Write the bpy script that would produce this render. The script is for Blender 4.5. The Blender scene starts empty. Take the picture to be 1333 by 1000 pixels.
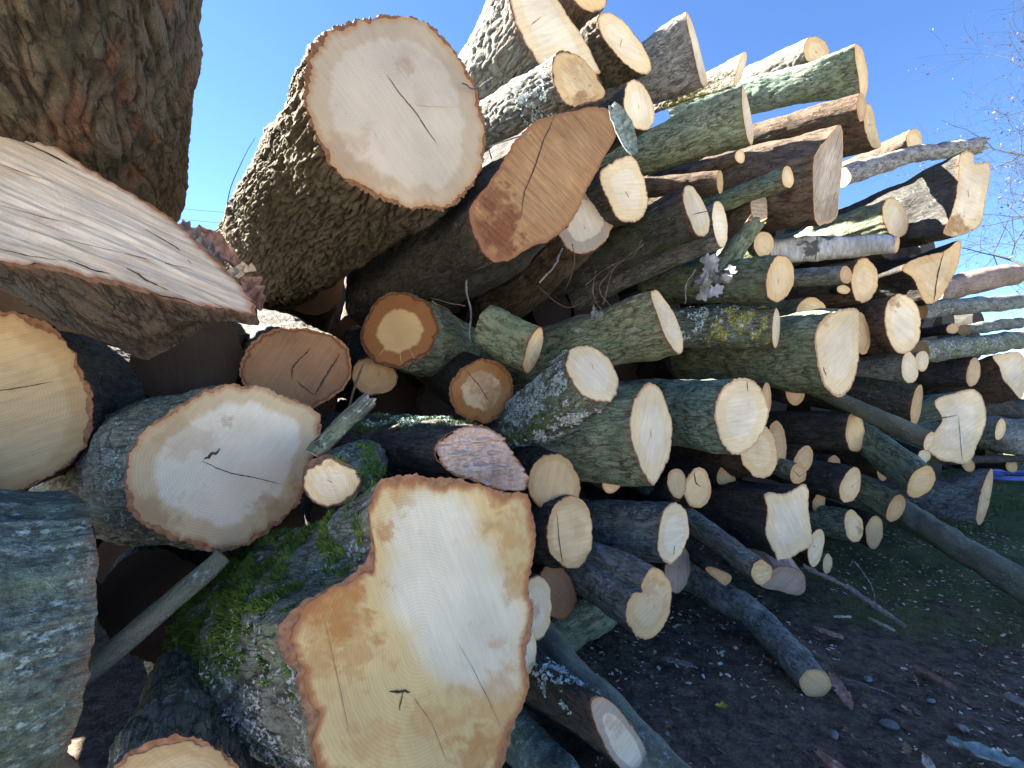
import bpy, math, random
import numpy as np
from mathutils import Vector, Matrix

random.seed(7)
RNG = np.random.default_rng(11)
scene = bpy.context.scene
COL = scene.collection

# ------------------------------------------------------------------ camera
H_CAM = 1.12
F_PX, W_PX, H_PX = 620.0, 1333.0, 1000.0
PITCH = math.radians(1.4)
cam_data = bpy.data.cameras.new('camera')
cam_data.sensor_width = 36.0
cam_data.lens = 36.0 * F_PX / W_PX
cam_data.clip_start = 0.02
cam_data.clip_end = 2000.0
cam = bpy.data.objects.new('camera', cam_data)
COL.objects.link(cam)
cam.location = (0, 0, H_CAM)
cam.rotation_euler = (math.radians(90) + PITCH, 0, 0)
scene.camera = cam

# ------------------------------------------------------------------ sky, sun, exposure
SUN_AZ = math.radians(-66)      # left of the view direction, behind the pile
SUN_EL = math.radians(38)
world = bpy.data.worlds.new('World')
scene.world = world
world.use_nodes = True
wn, wl = world.node_tree.nodes, world.node_tree.links
bg = wn['Background']
sky = wn.new('ShaderNodeTexSky')
sky.sky_type = 'NISHITA'
sky.sun_disc = False
sky.sun_elevation = SUN_EL
sky.sun_rotation = SUN_AZ
sky.air_density = 0.55
sky.dust_density = 0.0
sky.ozone_density = 3.0
hsv = wn.new('ShaderNodeHueSaturation')
hsv.inputs['Saturation'].default_value = 1.1
hsv.inputs['Value'].default_value = 0.6
hsv.inputs['Hue'].default_value = 0.503
wl.new(sky.outputs[0], hsv.inputs['Color'])
wl.new(hsv.outputs[0], bg.inputs[0])
bg.inputs[1].default_value = 0.05
sun_data = bpy.data.lights.new('sun', 'SUN')
sun_data.energy = 3.5
sun_data.angle = math.radians(0.5)
sun_data.color = (1.0, 0.93, 0.82)
sun = bpy.data.objects.new('sun', sun_data)
COL.objects.link(sun)
SUN_DIR = Vector((math.sin(SUN_AZ) * math.cos(SUN_EL), math.cos(SUN_AZ) * math.cos(SUN_EL), math.sin(SUN_EL)))
sun.rotation_euler = SUN_DIR.to_track_quat('Z', 'Y').to_euler()
sun.location = (-6, 6, 8)
vs = scene.view_settings
vs.view_transform = 'Standard'
vs.look = 'None'
vs.gamma = 1.0
vs.exposure = 4.0
scene.render.engine = 'CYCLES'
scene.cycles.use_denoising = True
scene.cycles.max_bounces = 8
scene.cycles.diffuse_bounces = 4

# ------------------------------------------------------------------ pixel -> place
CAM = np.array([0.0, 0.0, H_CAM])
FWD = np.array([0.0, math.cos(PITCH), math.sin(PITCH)])
RGT = np.array([1.0, 0.0, 0.0])
UPV = np.array([0.0, -math.sin(PITCH), math.cos(PITCH)])
YAW = math.radians(-27)
DLOG = np.array([math.sin(YAW), math.cos(YAW), 0.0])   # the way most logs run, into the stack
D_FACE = 1.8                                           # distance of the stack's front from the camera


def ray(px, py):
    return FWD + RGT * (px - 666.5) / F_PX - UPV * (py - 500.0) / F_PX


def at(px, py, z):
    return CAM + ray(px, py) * z


def zface(px, py, o=0.0):
    return (D_FACE + o) / float(np.dot(DLOG, ray(px, py)))


def on_ground(px, py, z=0.0):
    r = ray(px, py)
    return CAM + r * ((z - H_CAM) / r[2])


def unit(v):
    v = np.asarray(v, float)
    return v / np.linalg.norm(v)


# ------------------------------------------------------------------ noise
_perm = np.random.default_rng(3).permutation(256)
_perm = np.concatenate([_perm, _perm, _perm])
_grad = np.random.default_rng(4).normal(size=(256, 3))
_grad /= np.linalg.norm(_grad, axis=1)[:, None]


def perlin(p):
    p = np.asarray(p, float)
    i = np.floor(p).astype(int)
    f = p - i
    u = f * f * f * (f * (f * 6 - 15) + 10)
    i &= 255
    out = 0
    for dx in (0, 1):
        wx = u[..., 0] if dx else 1 - u[..., 0]
        for dy in (0, 1):
            wy = u[..., 1] if dy else 1 - u[..., 1]
            for dz in (0, 1):
                wz = u[..., 2] if dz else 1 - u[..., 2]
                h = _perm[_perm[_perm[(i[..., 0] + dx) & 255] + ((i[..., 1] + dy) & 255)] + ((i[..., 2] + dz) & 255)]
                g = _grad[h]
                d = g[..., 0] * (f[..., 0] - dx) + g[..., 1] * (f[..., 1] - dy) + g[..., 2] * (f[..., 2] - dz)
                out = out + wx * wy * wz * d
    return out * 1.5


def fbm(p, octv=4, gain=0.5):
    s, a = 0, 1.0
    for k in range(octv):
        s = s + a * perlin(p * (2.03 ** k) + 17.3 * k)
        a *= gain
    return s


def sstep(a, b, x):
    t = np.clip((x - a) / (b - a), 0, 1)
    return t * t * (3 - 2 * t)


# ------------------------------------------------------------------ mesh and object helpers
def mesh_from(name, verts, quads=None, tris=None, mats=(), smooth=True, attrs=None, mat_idx=None):
    me = bpy.data.meshes.new(name)
    verts = np.asarray(verts, np.float32)
    nq = 0 if quads is None else len(quads)
    nt = 0 if tris is None else len(tris)
    me.vertices.add(len(verts))
    me.vertices.foreach_set('co', verts.ravel())
    loops = []
    if nq: loops.append(np.asarray(quads, np.int32).ravel())
    if nt: loops.append(np.asarray(tris, np.int32).ravel())
    loops = np.concatenate(loops)
    me.loops.add(len(loops))
    me.loops.foreach_set('vertex_index', loops)
    me.polygons.add(nq + nt)
    starts = np.concatenate([np.arange(nq) * 4, nq * 4 + np.arange(nt) * 3]).astype(np.int32)
    me.polygons.foreach_set('loop_start', starts)
    me.polygons.foreach_set('use_smooth', np.full(nq + nt, smooth, bool))
    if mat_idx is not None:
        me.polygons.foreach_set('material_index', np.asarray(mat_idx, np.int32))
    for m in mats:
        me.materials.append(m)
    for k, v in (attrs or {}).items():
        a = me.attributes.new(k, 'FLOAT', 'POINT')
        a.data.foreach_set('value', np.asarray(v, np.float32))
    me.update(calc_edges=True)
    me.validate()
    return me


def add(name, me, parent=None, kind=None):
    o = bpy.data.objects.new(name, me)
    COL.objects.link(o)
    if parent is not None:
        o.parent = parent
    if kind:
        o['kind'] = kind
    return o


def tag(o, label, cat, group=None):
    o['label'] = label
    o['category'] = cat
    if group:
        o['group'] = group
    return o


def empty(name, loc, x, y, z):
    o = bpy.data.objects.new(name, None)
    COL.objects.link(o)
    o.empty_display_size = 0.1
    m = Matrix(((x[0], y[0], z[0], loc[0]), (x[1], y[1], z[1], loc[1]), (x[2], y[2], z[2], loc[2]), (0, 0, 0, 1)))
    o.matrix_world = m
    return o


def frame(d):
    """axes of a log: x right and y up as seen from its front, z out of the front"""
    d = unit(d)
    up = np.array([0, 0, 1.0])
    y = unit(up - d * np.dot(up, d))
    x = np.cross(d, y)
    return x, y, -d


# ------------------------------------------------------------------ materials
class G:
    def __init__(s, name):
        s.m = bpy.data.materials.new(name)
        s.m.use_nodes = True
        s.n, s.l = s.m.node_tree.nodes, s.m.node_tree.links
        s.b = s.n['Principled BSDF']

    def node(s, t, **kw):
        n = s.n.new(t)
        for k, v in kw.items():
            setattr(n, k, v)
        return n

    def put(s, sock, v):
        if hasattr(v, 'links') or hasattr(v, 'is_output'):
            s.l.new(v, sock)
        elif isinstance(v, (tuple, list)) and len(v) == 3 and sock.type == 'RGBA':
            sock.default_value = (*v, 1)
        else:
            sock.default_value = v

    def coord(s):
        if not hasattr(s, '_tc'):
            s._tc = s.node('ShaderNodeTexCoord').outputs['Object']
            oi = s.node('ShaderNodeObjectInfo')
            s.rnd = oi.outputs['Random']
            add_ = s.node('ShaderNodeVectorMath', operation='ADD')
            mul = s.node('ShaderNodeVectorMath', operation='SCALE')
            cmb = s.node('ShaderNodeCombineXYZ')
            for k in range(3):
                s.l.new(s.rnd, cmb.inputs[k])
            s.l.new(cmb.outputs[0], mul.inputs[0])
            mul.inputs['Scale'].default_value = 23.0
            s.l.new(s._tc, add_.inputs[0])
            s.l.new(mul.outputs[0], add_.inputs[1])
            s._co = add_.outputs[0]
        return s._co

    def mapping(s, scale, rot=(0, 0, 0), loc=(0, 0, 0)):
        m = s.node('ShaderNodeMapping')
        s.l.new(s.coord(), m.inputs[0])
        m.inputs['Scale'].default_value = scale
        m.inputs['Rotation'].default_value = rot
        m.inputs['Location'].default_value = loc
        return m.outputs[0]

    def noise(s, scale, detail=4, rough=0.55, vec=None, dist=0.0):
        n = s.node('ShaderNodeTexNoise')
        s.l.new(vec if vec is not None else s.coord(), n.inputs['Vector'])
        n.inputs['Scale'].default_value = scale
        n.inputs['Detail'].default_value = detail
        n.inputs['Roughness'].default_value = rough
        n.inputs['Distortion'].default_value = dist
        return n.outputs['Fac']

    def voronoi(s, scale, vec=None, feature='F1'):
        n = s.node('ShaderNodeTexVoronoi', feature=feature)
        s.l.new(vec if vec is not None else s.coord(), n.inputs['Vector'])
        n.inputs['Scale'].default_value = scale
        return n.outputs['Distance']

    def attr(s, name):
        n = s.node('ShaderNodeAttribute', attribute_name=name)
        return n.outputs['Fac']

    def math(s, op, a, b=0.0, clamp=False):
        n = s.node('ShaderNodeMath', operation=op, use_clamp=clamp)
        s.put(n.inputs[0], a)
        s.put(n.inputs[1], b)
        return n.outputs[0]

    def ramp(s, v, a, b, lo=0.0, hi=1.0):
        n = s.node('ShaderNodeMapRange', interpolation_type='SMOOTHSTEP')
        s.put(n.inputs['Value'], v)
        n.inputs['From Min'].default_value = a
        n.inputs['From Max'].default_value = b
        n.inputs['To Min'].default_value = lo
        n.inputs['To Max'].default_value = hi
        return n.outputs['Result']

    def mix(s, f, a, b, mode='MIX'):
        n = s.node('ShaderNodeMix', data_type='RGBA', blend_type=mode)
        s.put(n.inputs['Factor'], f)
        s.put(n.inputs[6], a)
        s.put(n.inputs[7], b)
        return n.outputs[2]

    def gray(s, v):
        n = s.node('ShaderNodeCombineColor')
        for k in range(3):
            s.l.new(v, n.inputs[k])
        return n.outputs[0]

    def bump(s, hgt, strength=0.5, dist=0.004):
        n = s.node('ShaderNodeBump')
        n.inputs['Strength'].default_value = strength
        n.inputs['Distance'].default_value = dist
        s.l.new(hgt, n.inputs['Height'])
        s.l.new(n.outputs[0], s.b.inputs['Normal'])

    def done(s, col, rough=0.85, spec=0.25):
        s.put(s.b.inputs['Base Color'], col)
        s.put(s.b.inputs['Roughness'], rough)
        s.b.inputs['Specular IOR Level'].default_value = spec
        return s.m


_bark = {}


def bark_mat(style):
    if style in _bark:
        return _bark[style]
    P = dict(ridge=(.2, .18, .15), furrow=(.05, .04, .035), algae=(.10, .13, .09), algae_amt=.5,
             lich=(.36, .42, .40), lich_amt=.12, red=(.16, .07, .04), red_amt=.15, stretch=.22, fine=1.0, bump=.7)
    P.update({
        'rough': dict(ck=.3, ridge=(0.160, 0.135, 0.095), furrow=(0.050, 0.037, 0.025), algae=(0.080, 0.075, 0.050), lich_amt=.05, red_amt=.2),
        'overhead': dict(ckscale=46, ck=.6, asc=40, redlo=.50, ridge=(.20, .16, .12), furrow=(.06, .04, .03), algae=(.12, .13, .08), lich_amt=.03, red=(.30, .12, .07), red_amt=.5),
        'ash': dict(ridge=(0.257, 0.240, 0.206), furrow=(0.077, 0.069, 0.060), algae=(0.120, 0.146, 0.120), algae_amt=.55, red=(.32, .14, .09), red_amt=.25),
        'green': dict(ridge=(.26, .28, .19), furrow=(.065, .065, .045), algae=(.17, .24, .14), algae_amt=.7, lich=(0.455, 0.620, 0.578), lich_amt=.18, red_amt=.1),
        'teal': dict(ridge=(.26, .32, .25), furrow=(.06, .07, .055), algae=(.18, .29, .20), algae_amt=.6, lich=(0.468, 0.620, 0.620), lich_amt=.25, red_amt=.08),
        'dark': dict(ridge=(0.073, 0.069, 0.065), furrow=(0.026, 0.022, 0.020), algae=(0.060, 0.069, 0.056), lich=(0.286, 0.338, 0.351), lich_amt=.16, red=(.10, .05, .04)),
        'blue': dict(ridge=(.24, .25, .235), furrow=(.07, .065, .06), algae=(.16, .20, .175), lich=(0.377, 0.493, 0.551), lich_amt=.38, red_amt=.1),
        'brown': dict(ridge=(0.136, 0.096, 0.069), furrow=(0.045, 0.030, 0.023), algae=(0.091, 0.082, 0.055), red=(.22, .09, .05), red_amt=.4, lich_amt=.06),
        'crust': dict(ck=.25, stretch=.75, asc=70, ridge=(0.160, 0.208, 0.192), furrow=(0.044, 0.048, 0.048), algae=(0.136, 0.200, 0.112), algae_amt=.5, lich=(.36, .47, .45), lich_amt=.5, red_amt=.15),
        'lichen': dict(ridge=(0.196, 0.212, 0.190), furrow=(0.063, 0.058, 0.052), algae=(0.127, 0.184, 0.081), algae_amt=.55, lich=(0.513, 0.620, 0.620), lich_amt=.42, red_amt=.15),
        'yellow': dict(ridge=(.24, .21, .11), furrow=(.08, .07, .04), algae=(.36, .33, .05), algae_amt=.8, lich_amt=.1),
        'grey': dict(ridge=(0.297, 0.297, 0.286), furrow=(0.077, 0.072, 0.072), algae=(0.187, 0.198, 0.187), lich=(0.484, 0.506, 0.506), lich_amt=.35, red_amt=.08),
        'smooth': dict(ck=.2, ridge=(.22, .22, .17), furrow=(.12, .12, .09), algae=(.16, .20, .14), algae_amt=.6, lich=(0.420, 0.540, 0.540), lich_amt=.25, red_amt=.12, bump=.6),
        'pink': dict(ridge=(.38, .29, .25), furrow=(.24, .17, .14), algae=(.30, .26, .22), lich_amt=.0, red=(.30, .16, .11), red_amt=.3, stretch=.08),
    }.get(style, {}))
    g = G('bark_' + style)
    h = g.attr('h')
    mv = g.mapping((1, 1, P['stretch']))
    a = g.noise(P.get('asc', 58), 7, .66, mv, .4)
    b = g.noise(130, 5, .6, g.mapping((1, 1, .5)))
    v = g.math('ADD', g.math('MULTIPLY', h, .75), g.math('MULTIPLY', g.math('SUBTRACT', a, .3), .8))
    base = g.mix(g.ramp(v, .02, .95), P['furrow'], P['ridge'])
    n1 = g.noise(7.5, 6, .7)
    base = g.mix(g.math('MULTIPLY', g.ramp(n1, .38, .66), P['algae_amt']), base, P['algae'])
    n2 = g.noise(7.0, 5, .65, g.mapping((1, 1, .5), loc=(3.1, 7.7, 1.3)))
    base = g.mix(g.math('MULTIPLY', g.ramp(n2, P.get('redlo', .60), P.get('redlo', .60) + .1), P['red_amt']), base, P['red'])
    n3 = g.noise(62, 6, .72, g.mapping((1, 1, .8), loc=(9.1, 2.2, 5.0)))
    n4 = g.noise(9.0, 5, .65, g.mapping((1, 1, 1), loc=(1.1, 4.2, 8.0)))
    lm = g.math('MULTIPLY', g.ramp(n3, .52, .60), g.ramp(n4, .62 - .4 * P['lich_amt'], .74 - .4 * P['lich_amt']))
    base = g.mix(g.math('MULTIPLY', lm, min(1, .35 + P['lich_amt'])), base, P['lich'])
    wv = g.node('ShaderNodeVectorMath', operation='ADD')
    nz = g.node('ShaderNodeTexNoise')
    g.l.new(mv, nz.inputs['Vector'])
    nz.inputs['Scale'].default_value = 30
    sc_ = g.node('ShaderNodeVectorMath', operation='SCALE')
    g.l.new(nz.outputs['Color'], sc_.inputs[0])
    sc_.inputs['Scale'].default_value = .035
    g.l.new(mv, wv.inputs[0])
    g.l.new(sc_.outputs[0], wv.inputs[1])
    ck = g.voronoi(P.get('ckscale', 74), wv.outputs[0], 'DISTANCE_TO_EDGE')
    crk = g.math('MULTIPLY', g.ramp(ck, .015, .11, 1, 0), g.ramp(g.noise(14, 4, .6), .38, .58, .15, 1.0))
    base = g.mix(g.math('MULTIPLY', crk, P.get('ck', .75)), base, tuple(.55 * c for c in P['furrow']))
    en = g.math('MULTIPLY', g.attr('e'), g.ramp(g.noise(40, 5, .7), .35, .6))
    base = g.mix(g.math('MULTIPLY', en, .85), base, (.20, .10, .055))
    f2 = g.noise(420, 3, .6)
    base = g.mix(1.0, base, g.gray(g.ramp(f2, .25, .75, .6, 1.4)), 'MULTIPLY')
    val = g.math('ADD', .62, g.math('MULTIPLY', b, .76))
    base = g.mix(1.0, base, g.gray(val), 'MULTIPLY')
    var = g.ramp(g.rnd, 0, 1, .82, 1.16)
    base = g.mix(1.0, base, g.gray(var), 'MULTIPLY')
    hh = g.math('ADD', g.math('MULTIPLY', a, 1.0), g.math('MULTIPLY', b, .5))
    hh = g.math('ADD', hh, g.math('MULTIPLY', lm, .25))
    hh = g.math('SUBTRACT', hh, g.math('MULTIPLY', crk, .5 * P.get('ck', .75)))
    hh = g.math('ADD', hh, g.math('MULTIPLY', f2, .12))
    g.bump(hh, P['bump'], .012)
    _bark[style] = g.done(base, .9, .2)
    return _bark[style]


def birch_mat():
    if 'birch' in _bark:
        return _bark['birch']
    g = G('bark_birch')
    h = g.attr('h')
    m1 = g.noise(9, 4, .6, g.mapping((.35, .35, 6.0)), .3)
    m2 = g.noise(30, 4, .6, g.mapping((.5, .5, 2.0)))
    col = g.mix(g.ramp(m2, .3, .7), (.30, .31, .31), (.50, .51, .51))
    dash = g.math('MULTIPLY', g.ramp(m1, .61, .65), 1.0)
    col = g.mix(dash, col, (.045, .04, .038))
    col = g.mix(g.ramp(g.noise(6, 4, .6), .58, .66), col, (.07, .075, .07))
    g.bump(g.math('ADD', m2, m1), .4, .005)
    _bark['birch'] = g.done(col, .7, .3)
    return _bark['birch']


def get_bark(style):
    return birch_mat() if style == 'birch' else bark_mat(style)


_wood = {}


def wood_mat(style):
    if style in _wood:
        return _wood[style]
    P = dict(core=(.74, .57, .34), sap=(.70, .49, .25), edge=(.46, .28, .14), hr=.62, soft=.06, stain=(.36, .20, .09),
             stain_amt=.25, ring=.075, saw=.12, rot=.4, speck=.25, bump=.25)
    P.update({
        'cream': dict(),
        'white': dict(core=(.79, .67, .48), sap=(.77, .61, .37), stain_amt=.12),
        'ringbright': dict(core=(.82, .71, .54), sap=(.66, .49, .29), hr=.76, soft=.05, stain_amt=.15, saw=.05, speck=.5),
        'ringed': dict(core=(.64, .54, .41), sap=(.55, .43, .29), hr=.78, soft=.04, stain_amt=.18, saw=.06, speck=.5, rot=1.1),
        'ringgrey': dict(core=(.72, .61, .45), sap=(.44, .36, .27), hr=.66, soft=.03, stain_amt=.15),
        'tan': dict(core=(.58, .40, .22), sap=(.52, .33, .16), stain_amt=.3),
        'gold': dict(core=(.70, .50, .27), sap=(.60, .40, .19), hr=.8, stain_amt=.3, speck=.4),
        'orange': dict(core=(.70, .48, .24), sap=(.34, .15, .06), hr=.60, soft=.05, edge=(.13, .035, .015), stain_amt=.12, saw=.05),
        'orangewhite': dict(core=(.70, .54, .34), sap=(.42, .19, .065), hr=.66, soft=.05, edge=(.20, .075, .03), stain_amt=.35),
        'brown': dict(core=(.42, .24, .11), sap=(.39, .21, .09), edge=(.26, .11, .05), stain=(.20, .075, .03), stain_amt=.15, saw=.30, rot=-1.05, fixed=1, ring=.0, speck=.1),
        'redbrown': dict(core=(.38, .21, .115), sap=(.36, .19, .10), hr=.7, edge=(.17, .065, .03), stain=(.20, .10, .05), stain_amt=.4),
        'pinkrough': dict(core=(.76, .58, .49), sap=(.74, .53, .42), edge=(.40, .22, .13), stain=(.52, .27, .15), stain_amt=.6, saw=.22, rot=1.5, bump=.8),
        'yellow': dict(core=(.80, .69, .49), sap=(.74, .52, .23), hr=.0, edge=(.40, .16, .06), stain=(.50, .21, .055), stain_amt=.34, speck=.35, saw=.07),
        'grey': dict(core=(.44, .36, .30), sap=(.40, .31, .25), edge=(.28, .17, .11), stain_amt=.3, saw=.2),
        'gapshade': dict(core=(.05, .036, .028), sap=(.045, .03, .022), edge=(.04, .025, .02), stain=(.04, .025, .02), stain_amt=.5),  # near black: the shade of the gaps put into the wood colour
        'weathered': dict(core=(.52, .43, .33), sap=(.48, .38, .27), stain=(.25, .16, .11), stain_amt=.35, saw=.4, rot=0.05, ring=0, bump=.6),
        'split': dict(core=(.84, .70, .55), sap=(.80, .64, .48), edge=(.44, .25, .16), stain=(.45, .24, .16), stain_amt=.3, ring=0, saw=.24, rot=1.05, fixed=1, bump=.6),
    }.get(style, {}))
    g = G('wood_' + style)
    rr, rd, st, hb = g.attr('rr'), g.attr('rd'), g.attr('st'), g.attr('hb')
    nw = g.noise(4.5, 4, .55)
    r = g.math('ADD', rr, g.math('MULTIPLY', g.math('SUBTRACT', nw, .5), .32))
    heart = g.ramp(r, P['hr'] - P['soft'], P['hr'] + P['soft'], 1, 0) if P['hr'] > 0 else 0.0
    heart = g.math('MAXIMUM', heart, hb)
    col = g.mix(heart, P['sap'], P['core'])
    n2 = g.noise(7, 5, .62, g.mapping((1, 1, 1), loc=(5, 2, 1)))
    col = g.mix(g.math('MULTIPLY', g.ramp(n2, .52, .72), P['stain_amt']), col, P['stain'])
    n5 = g.noise(2.6, 3, .55, g.mapping((1, 1, 1), loc=(1, 8, 3)))
    col = g.mix(1.0, col, g.gray(g.ramp(n5, .3, .7, .80, 1.08)), 'MULTIPLY')
    n6 = g.noise(22, 5, .7)
    st2 = g.math('MULTIPLY', st, g.ramp(n6, .25, .6, .55, 1.1), True)
    col = g.mix(st2, col, P['stain'])
    # growth rings
    if P['ring'] > 0:
        ph = g.math('ADD', g.math('MULTIPLY', rd, 900.0), g.math('MULTIPLY', nw, 22.0))
        sn = g.math('SINE', ph)
        col = g.mix(1.0, col, g.gray(g.ramp(sn, -1, 1, 1 - P['ring'], 1.0)), 'MULTIPLY')
    # saw marks
    def sawmap(sc, extra):
        m = g.node('ShaderNodeMapping')
        g.l.new(g.coord(), m.inputs[0])
        m.inputs['Scale'].default_value = sc
        cx = g.node('ShaderNodeCombineXYZ')
        if P.get('fixed'):
            cx.inputs[2].default_value = P['rot'] + extra
        else:
            g.l.new(g.math('ADD', g.math('MULTIPLY', g.rnd, 37.0), extra), cx.inputs[2])
        # turn first, then stretch
        m2 = g.node('ShaderNodeMapping')
        g.l.new(g.coord(), m2.inputs[0])
        g.l.new(cx.outputs[0], m2.inputs['Rotation'])
        g.l.new(m2.outputs[0], m.inputs[0])
        return m.outputs[0]
    sw = g.noise(1.0, 4, .6, sawmap((90, 7, 7), 0.0), .3)
    sw2 = g.noise(1.0, 5, .7, sawmap((300, 22, 22), .1), .3)
    swm = g.math('ADD', g.math('MULTIPLY', sw, .6), g.math('MULTIPLY', sw2, .4))
    col = g.mix(1.0, col, g.gray(g.ramp(swm, .3, .7, 1 - P['saw'] * 1.6, 1 + P['saw'] * .3)), 'MULTIPLY')
    # specks of grime
    n8 = g.noise(150, 3, .6)
    n9 = g.noise(12, 4, .6, g.mapping((1, 1, 1), loc=(7, 1, 2)))
    sp = g.math('MULTIPLY', g.ramp(n8, .64, .72), g.ramp(n9, .48, .66))
    col = g.mix(g.math('MULTIPLY', sp, P['speck']), col, (.10, .065, .045))
    ed = g.ramp(g.math('ADD', rr, g.math('MULTIPLY', g.math('SUBTRACT', n6, .5), .10)), .92, .995)
    col = g.mix(ed, col, P['edge'])
    col = g.mix(1.0, col, g.gray(g.ramp(g.rnd, 0, 1, .88, 1.08)), 'MULTIPLY')
    g.bump(g.math('ADD', swm, g.math('MULTIPLY', n6, .4)), P['bump'], .004)
    _wood[style] = g.done(col, .75, .2)
    return _wood[style]


def plain_mat(name, c1, c2, scale=40, rough=.85, bump=.3, spec=.2):
    g = G(name)
    n = g.noise(scale, 5, .6)
    c = g.mix(g.ramp(n, .3, .7), c1, c2)
    c = g.mix(1.0, c, g.gray(g.ramp(g.rnd, 0, 1, .8, 1.15)), 'MULTIPLY')
    g.bump(n, bump, .004)
    return g.done(c, rough, spec)


M_RIM = plain_mat('inner_bark', (.20, .085, .04), (.33, .17, .09), 60)
M_RIMD = plain_mat('inner_bark_dark', (.10, .06, .045), (.20, .12, .085), 60)
M_RIMT = plain_mat('inner_bark_tan', (.40, .27, .15), (.52, .38, .23), 60)
M_CRACK = plain_mat('crack_shadow', (.05, .032, .022), (.10, .06, .04), 50)
M_GAPSHADE = plain_mat('gap_shade', (.03, .02, .016), (.055, .04, .03), 50)  # filler rim, its dark colour standing in for gap shade
M_MOSS = plain_mat('moss', (.07, .13, .025), (.17, .26, .045), 25)
M_MOSS2 = plain_mat('moss_dark', (.045, .08, .025), (.10, .15, .04), 25)
M_MOSSY = plain_mat('moss_yellow', (.25, .24, .03), (.36, .34, .05), 25)
M_LICH = plain_mat('lichen', (.36, .48, .50), (.56, .66, .67), 50)
M_LICHW = plain_mat('lichen_white', (.42, .44, .44), (.56, .57, .56), 50)

# ------------------------------------------------------------------ builders
PILE = 'felled logs stacked in the pile'


def spline(pts, n):
    """closed Catmull-Rom through pts, n samples evenly spread"""
    p = np.asarray(pts, float)
    k = len(p)
    out = []
    for i in range(k):
        a, b, c, e = p[i - 1], p[i], p[(i + 1) % k], p[(i + 2) % k]
        for t in np.linspace(0, 1, 12, endpoint=False):
            out.append(.5 * (2 * b + (c - a) * t + (2 * a - 5 * b + 4 * c - e) * t * t + (3 * b - a - 3 * c + e) * t ** 3))
    out = np.array(out)
    seg = np.linalg.norm(np.roll(out, -1, 0) - out, axis=1)
    cum = np.concatenate([[0], np.cumsum(seg)])
    out = np.vstack([out, out[:1]])
    tt = np.linspace(0, cum[-1], n, endpoint=False)
    return np.stack([np.interp(tt, cum, out[:, 0]), np.interp(tt, cum, out[:, 1])], 1), cum[-1]


def centroid(p):
    x, y = p[:, 0], p[:, 1]
    x1, y1 = np.roll(x, -1), np.roll(y, -1)
    c = x * y1 - x1 * y
    a = c.sum() / 2
    return np.array([((x + x1) * c).sum() / (6 * a), ((y + y1) * c).sum() / (6 * a)])


def grid_quads(m, n, wrap=True):
    i, j = np.meshgrid(np.arange(m - 1), np.arange(n if wrap else n - 1), indexing='ij')
    j1 = (j + 1) % n
    return np.stack([i * n + j, (i + 1) * n + j, (i + 1) * n + j1, i * n + j1], -1).reshape(-1, 4)


BARK_GEO = {  # amplitude m, frequency 1/m, stretch, ridged
    'rough': (.015, 44, .32, 1), 'overhead': (.0085, 34, .16, .85), 'ash': (.009, 34, .3, 1), 'green': (.0045, 34, .3, .8),
    'teal': (.0045, 34, .3, .8), 'dark': (.0045, 30, .3, .6), 'blue': (.004, 30, .4, .5), 'brown': (.005, 30, .25, .7),
    'crust': (.0022, 55, .9, .2), 'lichen': (.006, 28, .4, .6), 'yellow': (.006, 30, .3, .8), 'grey': (.006, 30, .35, .7),
    'smooth': (.0016, 16, .4, .2), 'birch': (.0015, 20, 2.5, .2), 'pink': (.003, 40, .06, .5)}


def bark_height(style, x, y, s, seed):
    amp, fr, stc, rg = BARK_GEO[style]
    p = np.stack([x * fr, y * fr, s * fr * stc], -1) + seed * 13.7
    warp = perlin(p * .45 + 5.1)
    p = p + warp[..., None] * .8
    n = perlin(p)
    ridged = 1 - np.minimum(1, np.abs(n) * 3.0)          # 1 in a furrow
    n2 = fbm(p * 2.1 + 9, 4, .62)
    h = (1 - ridged) * rg + (1 - rg) * (.5 + n) + n2 * .42
    return np.clip(h, -.3, 1.4), amp


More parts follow.
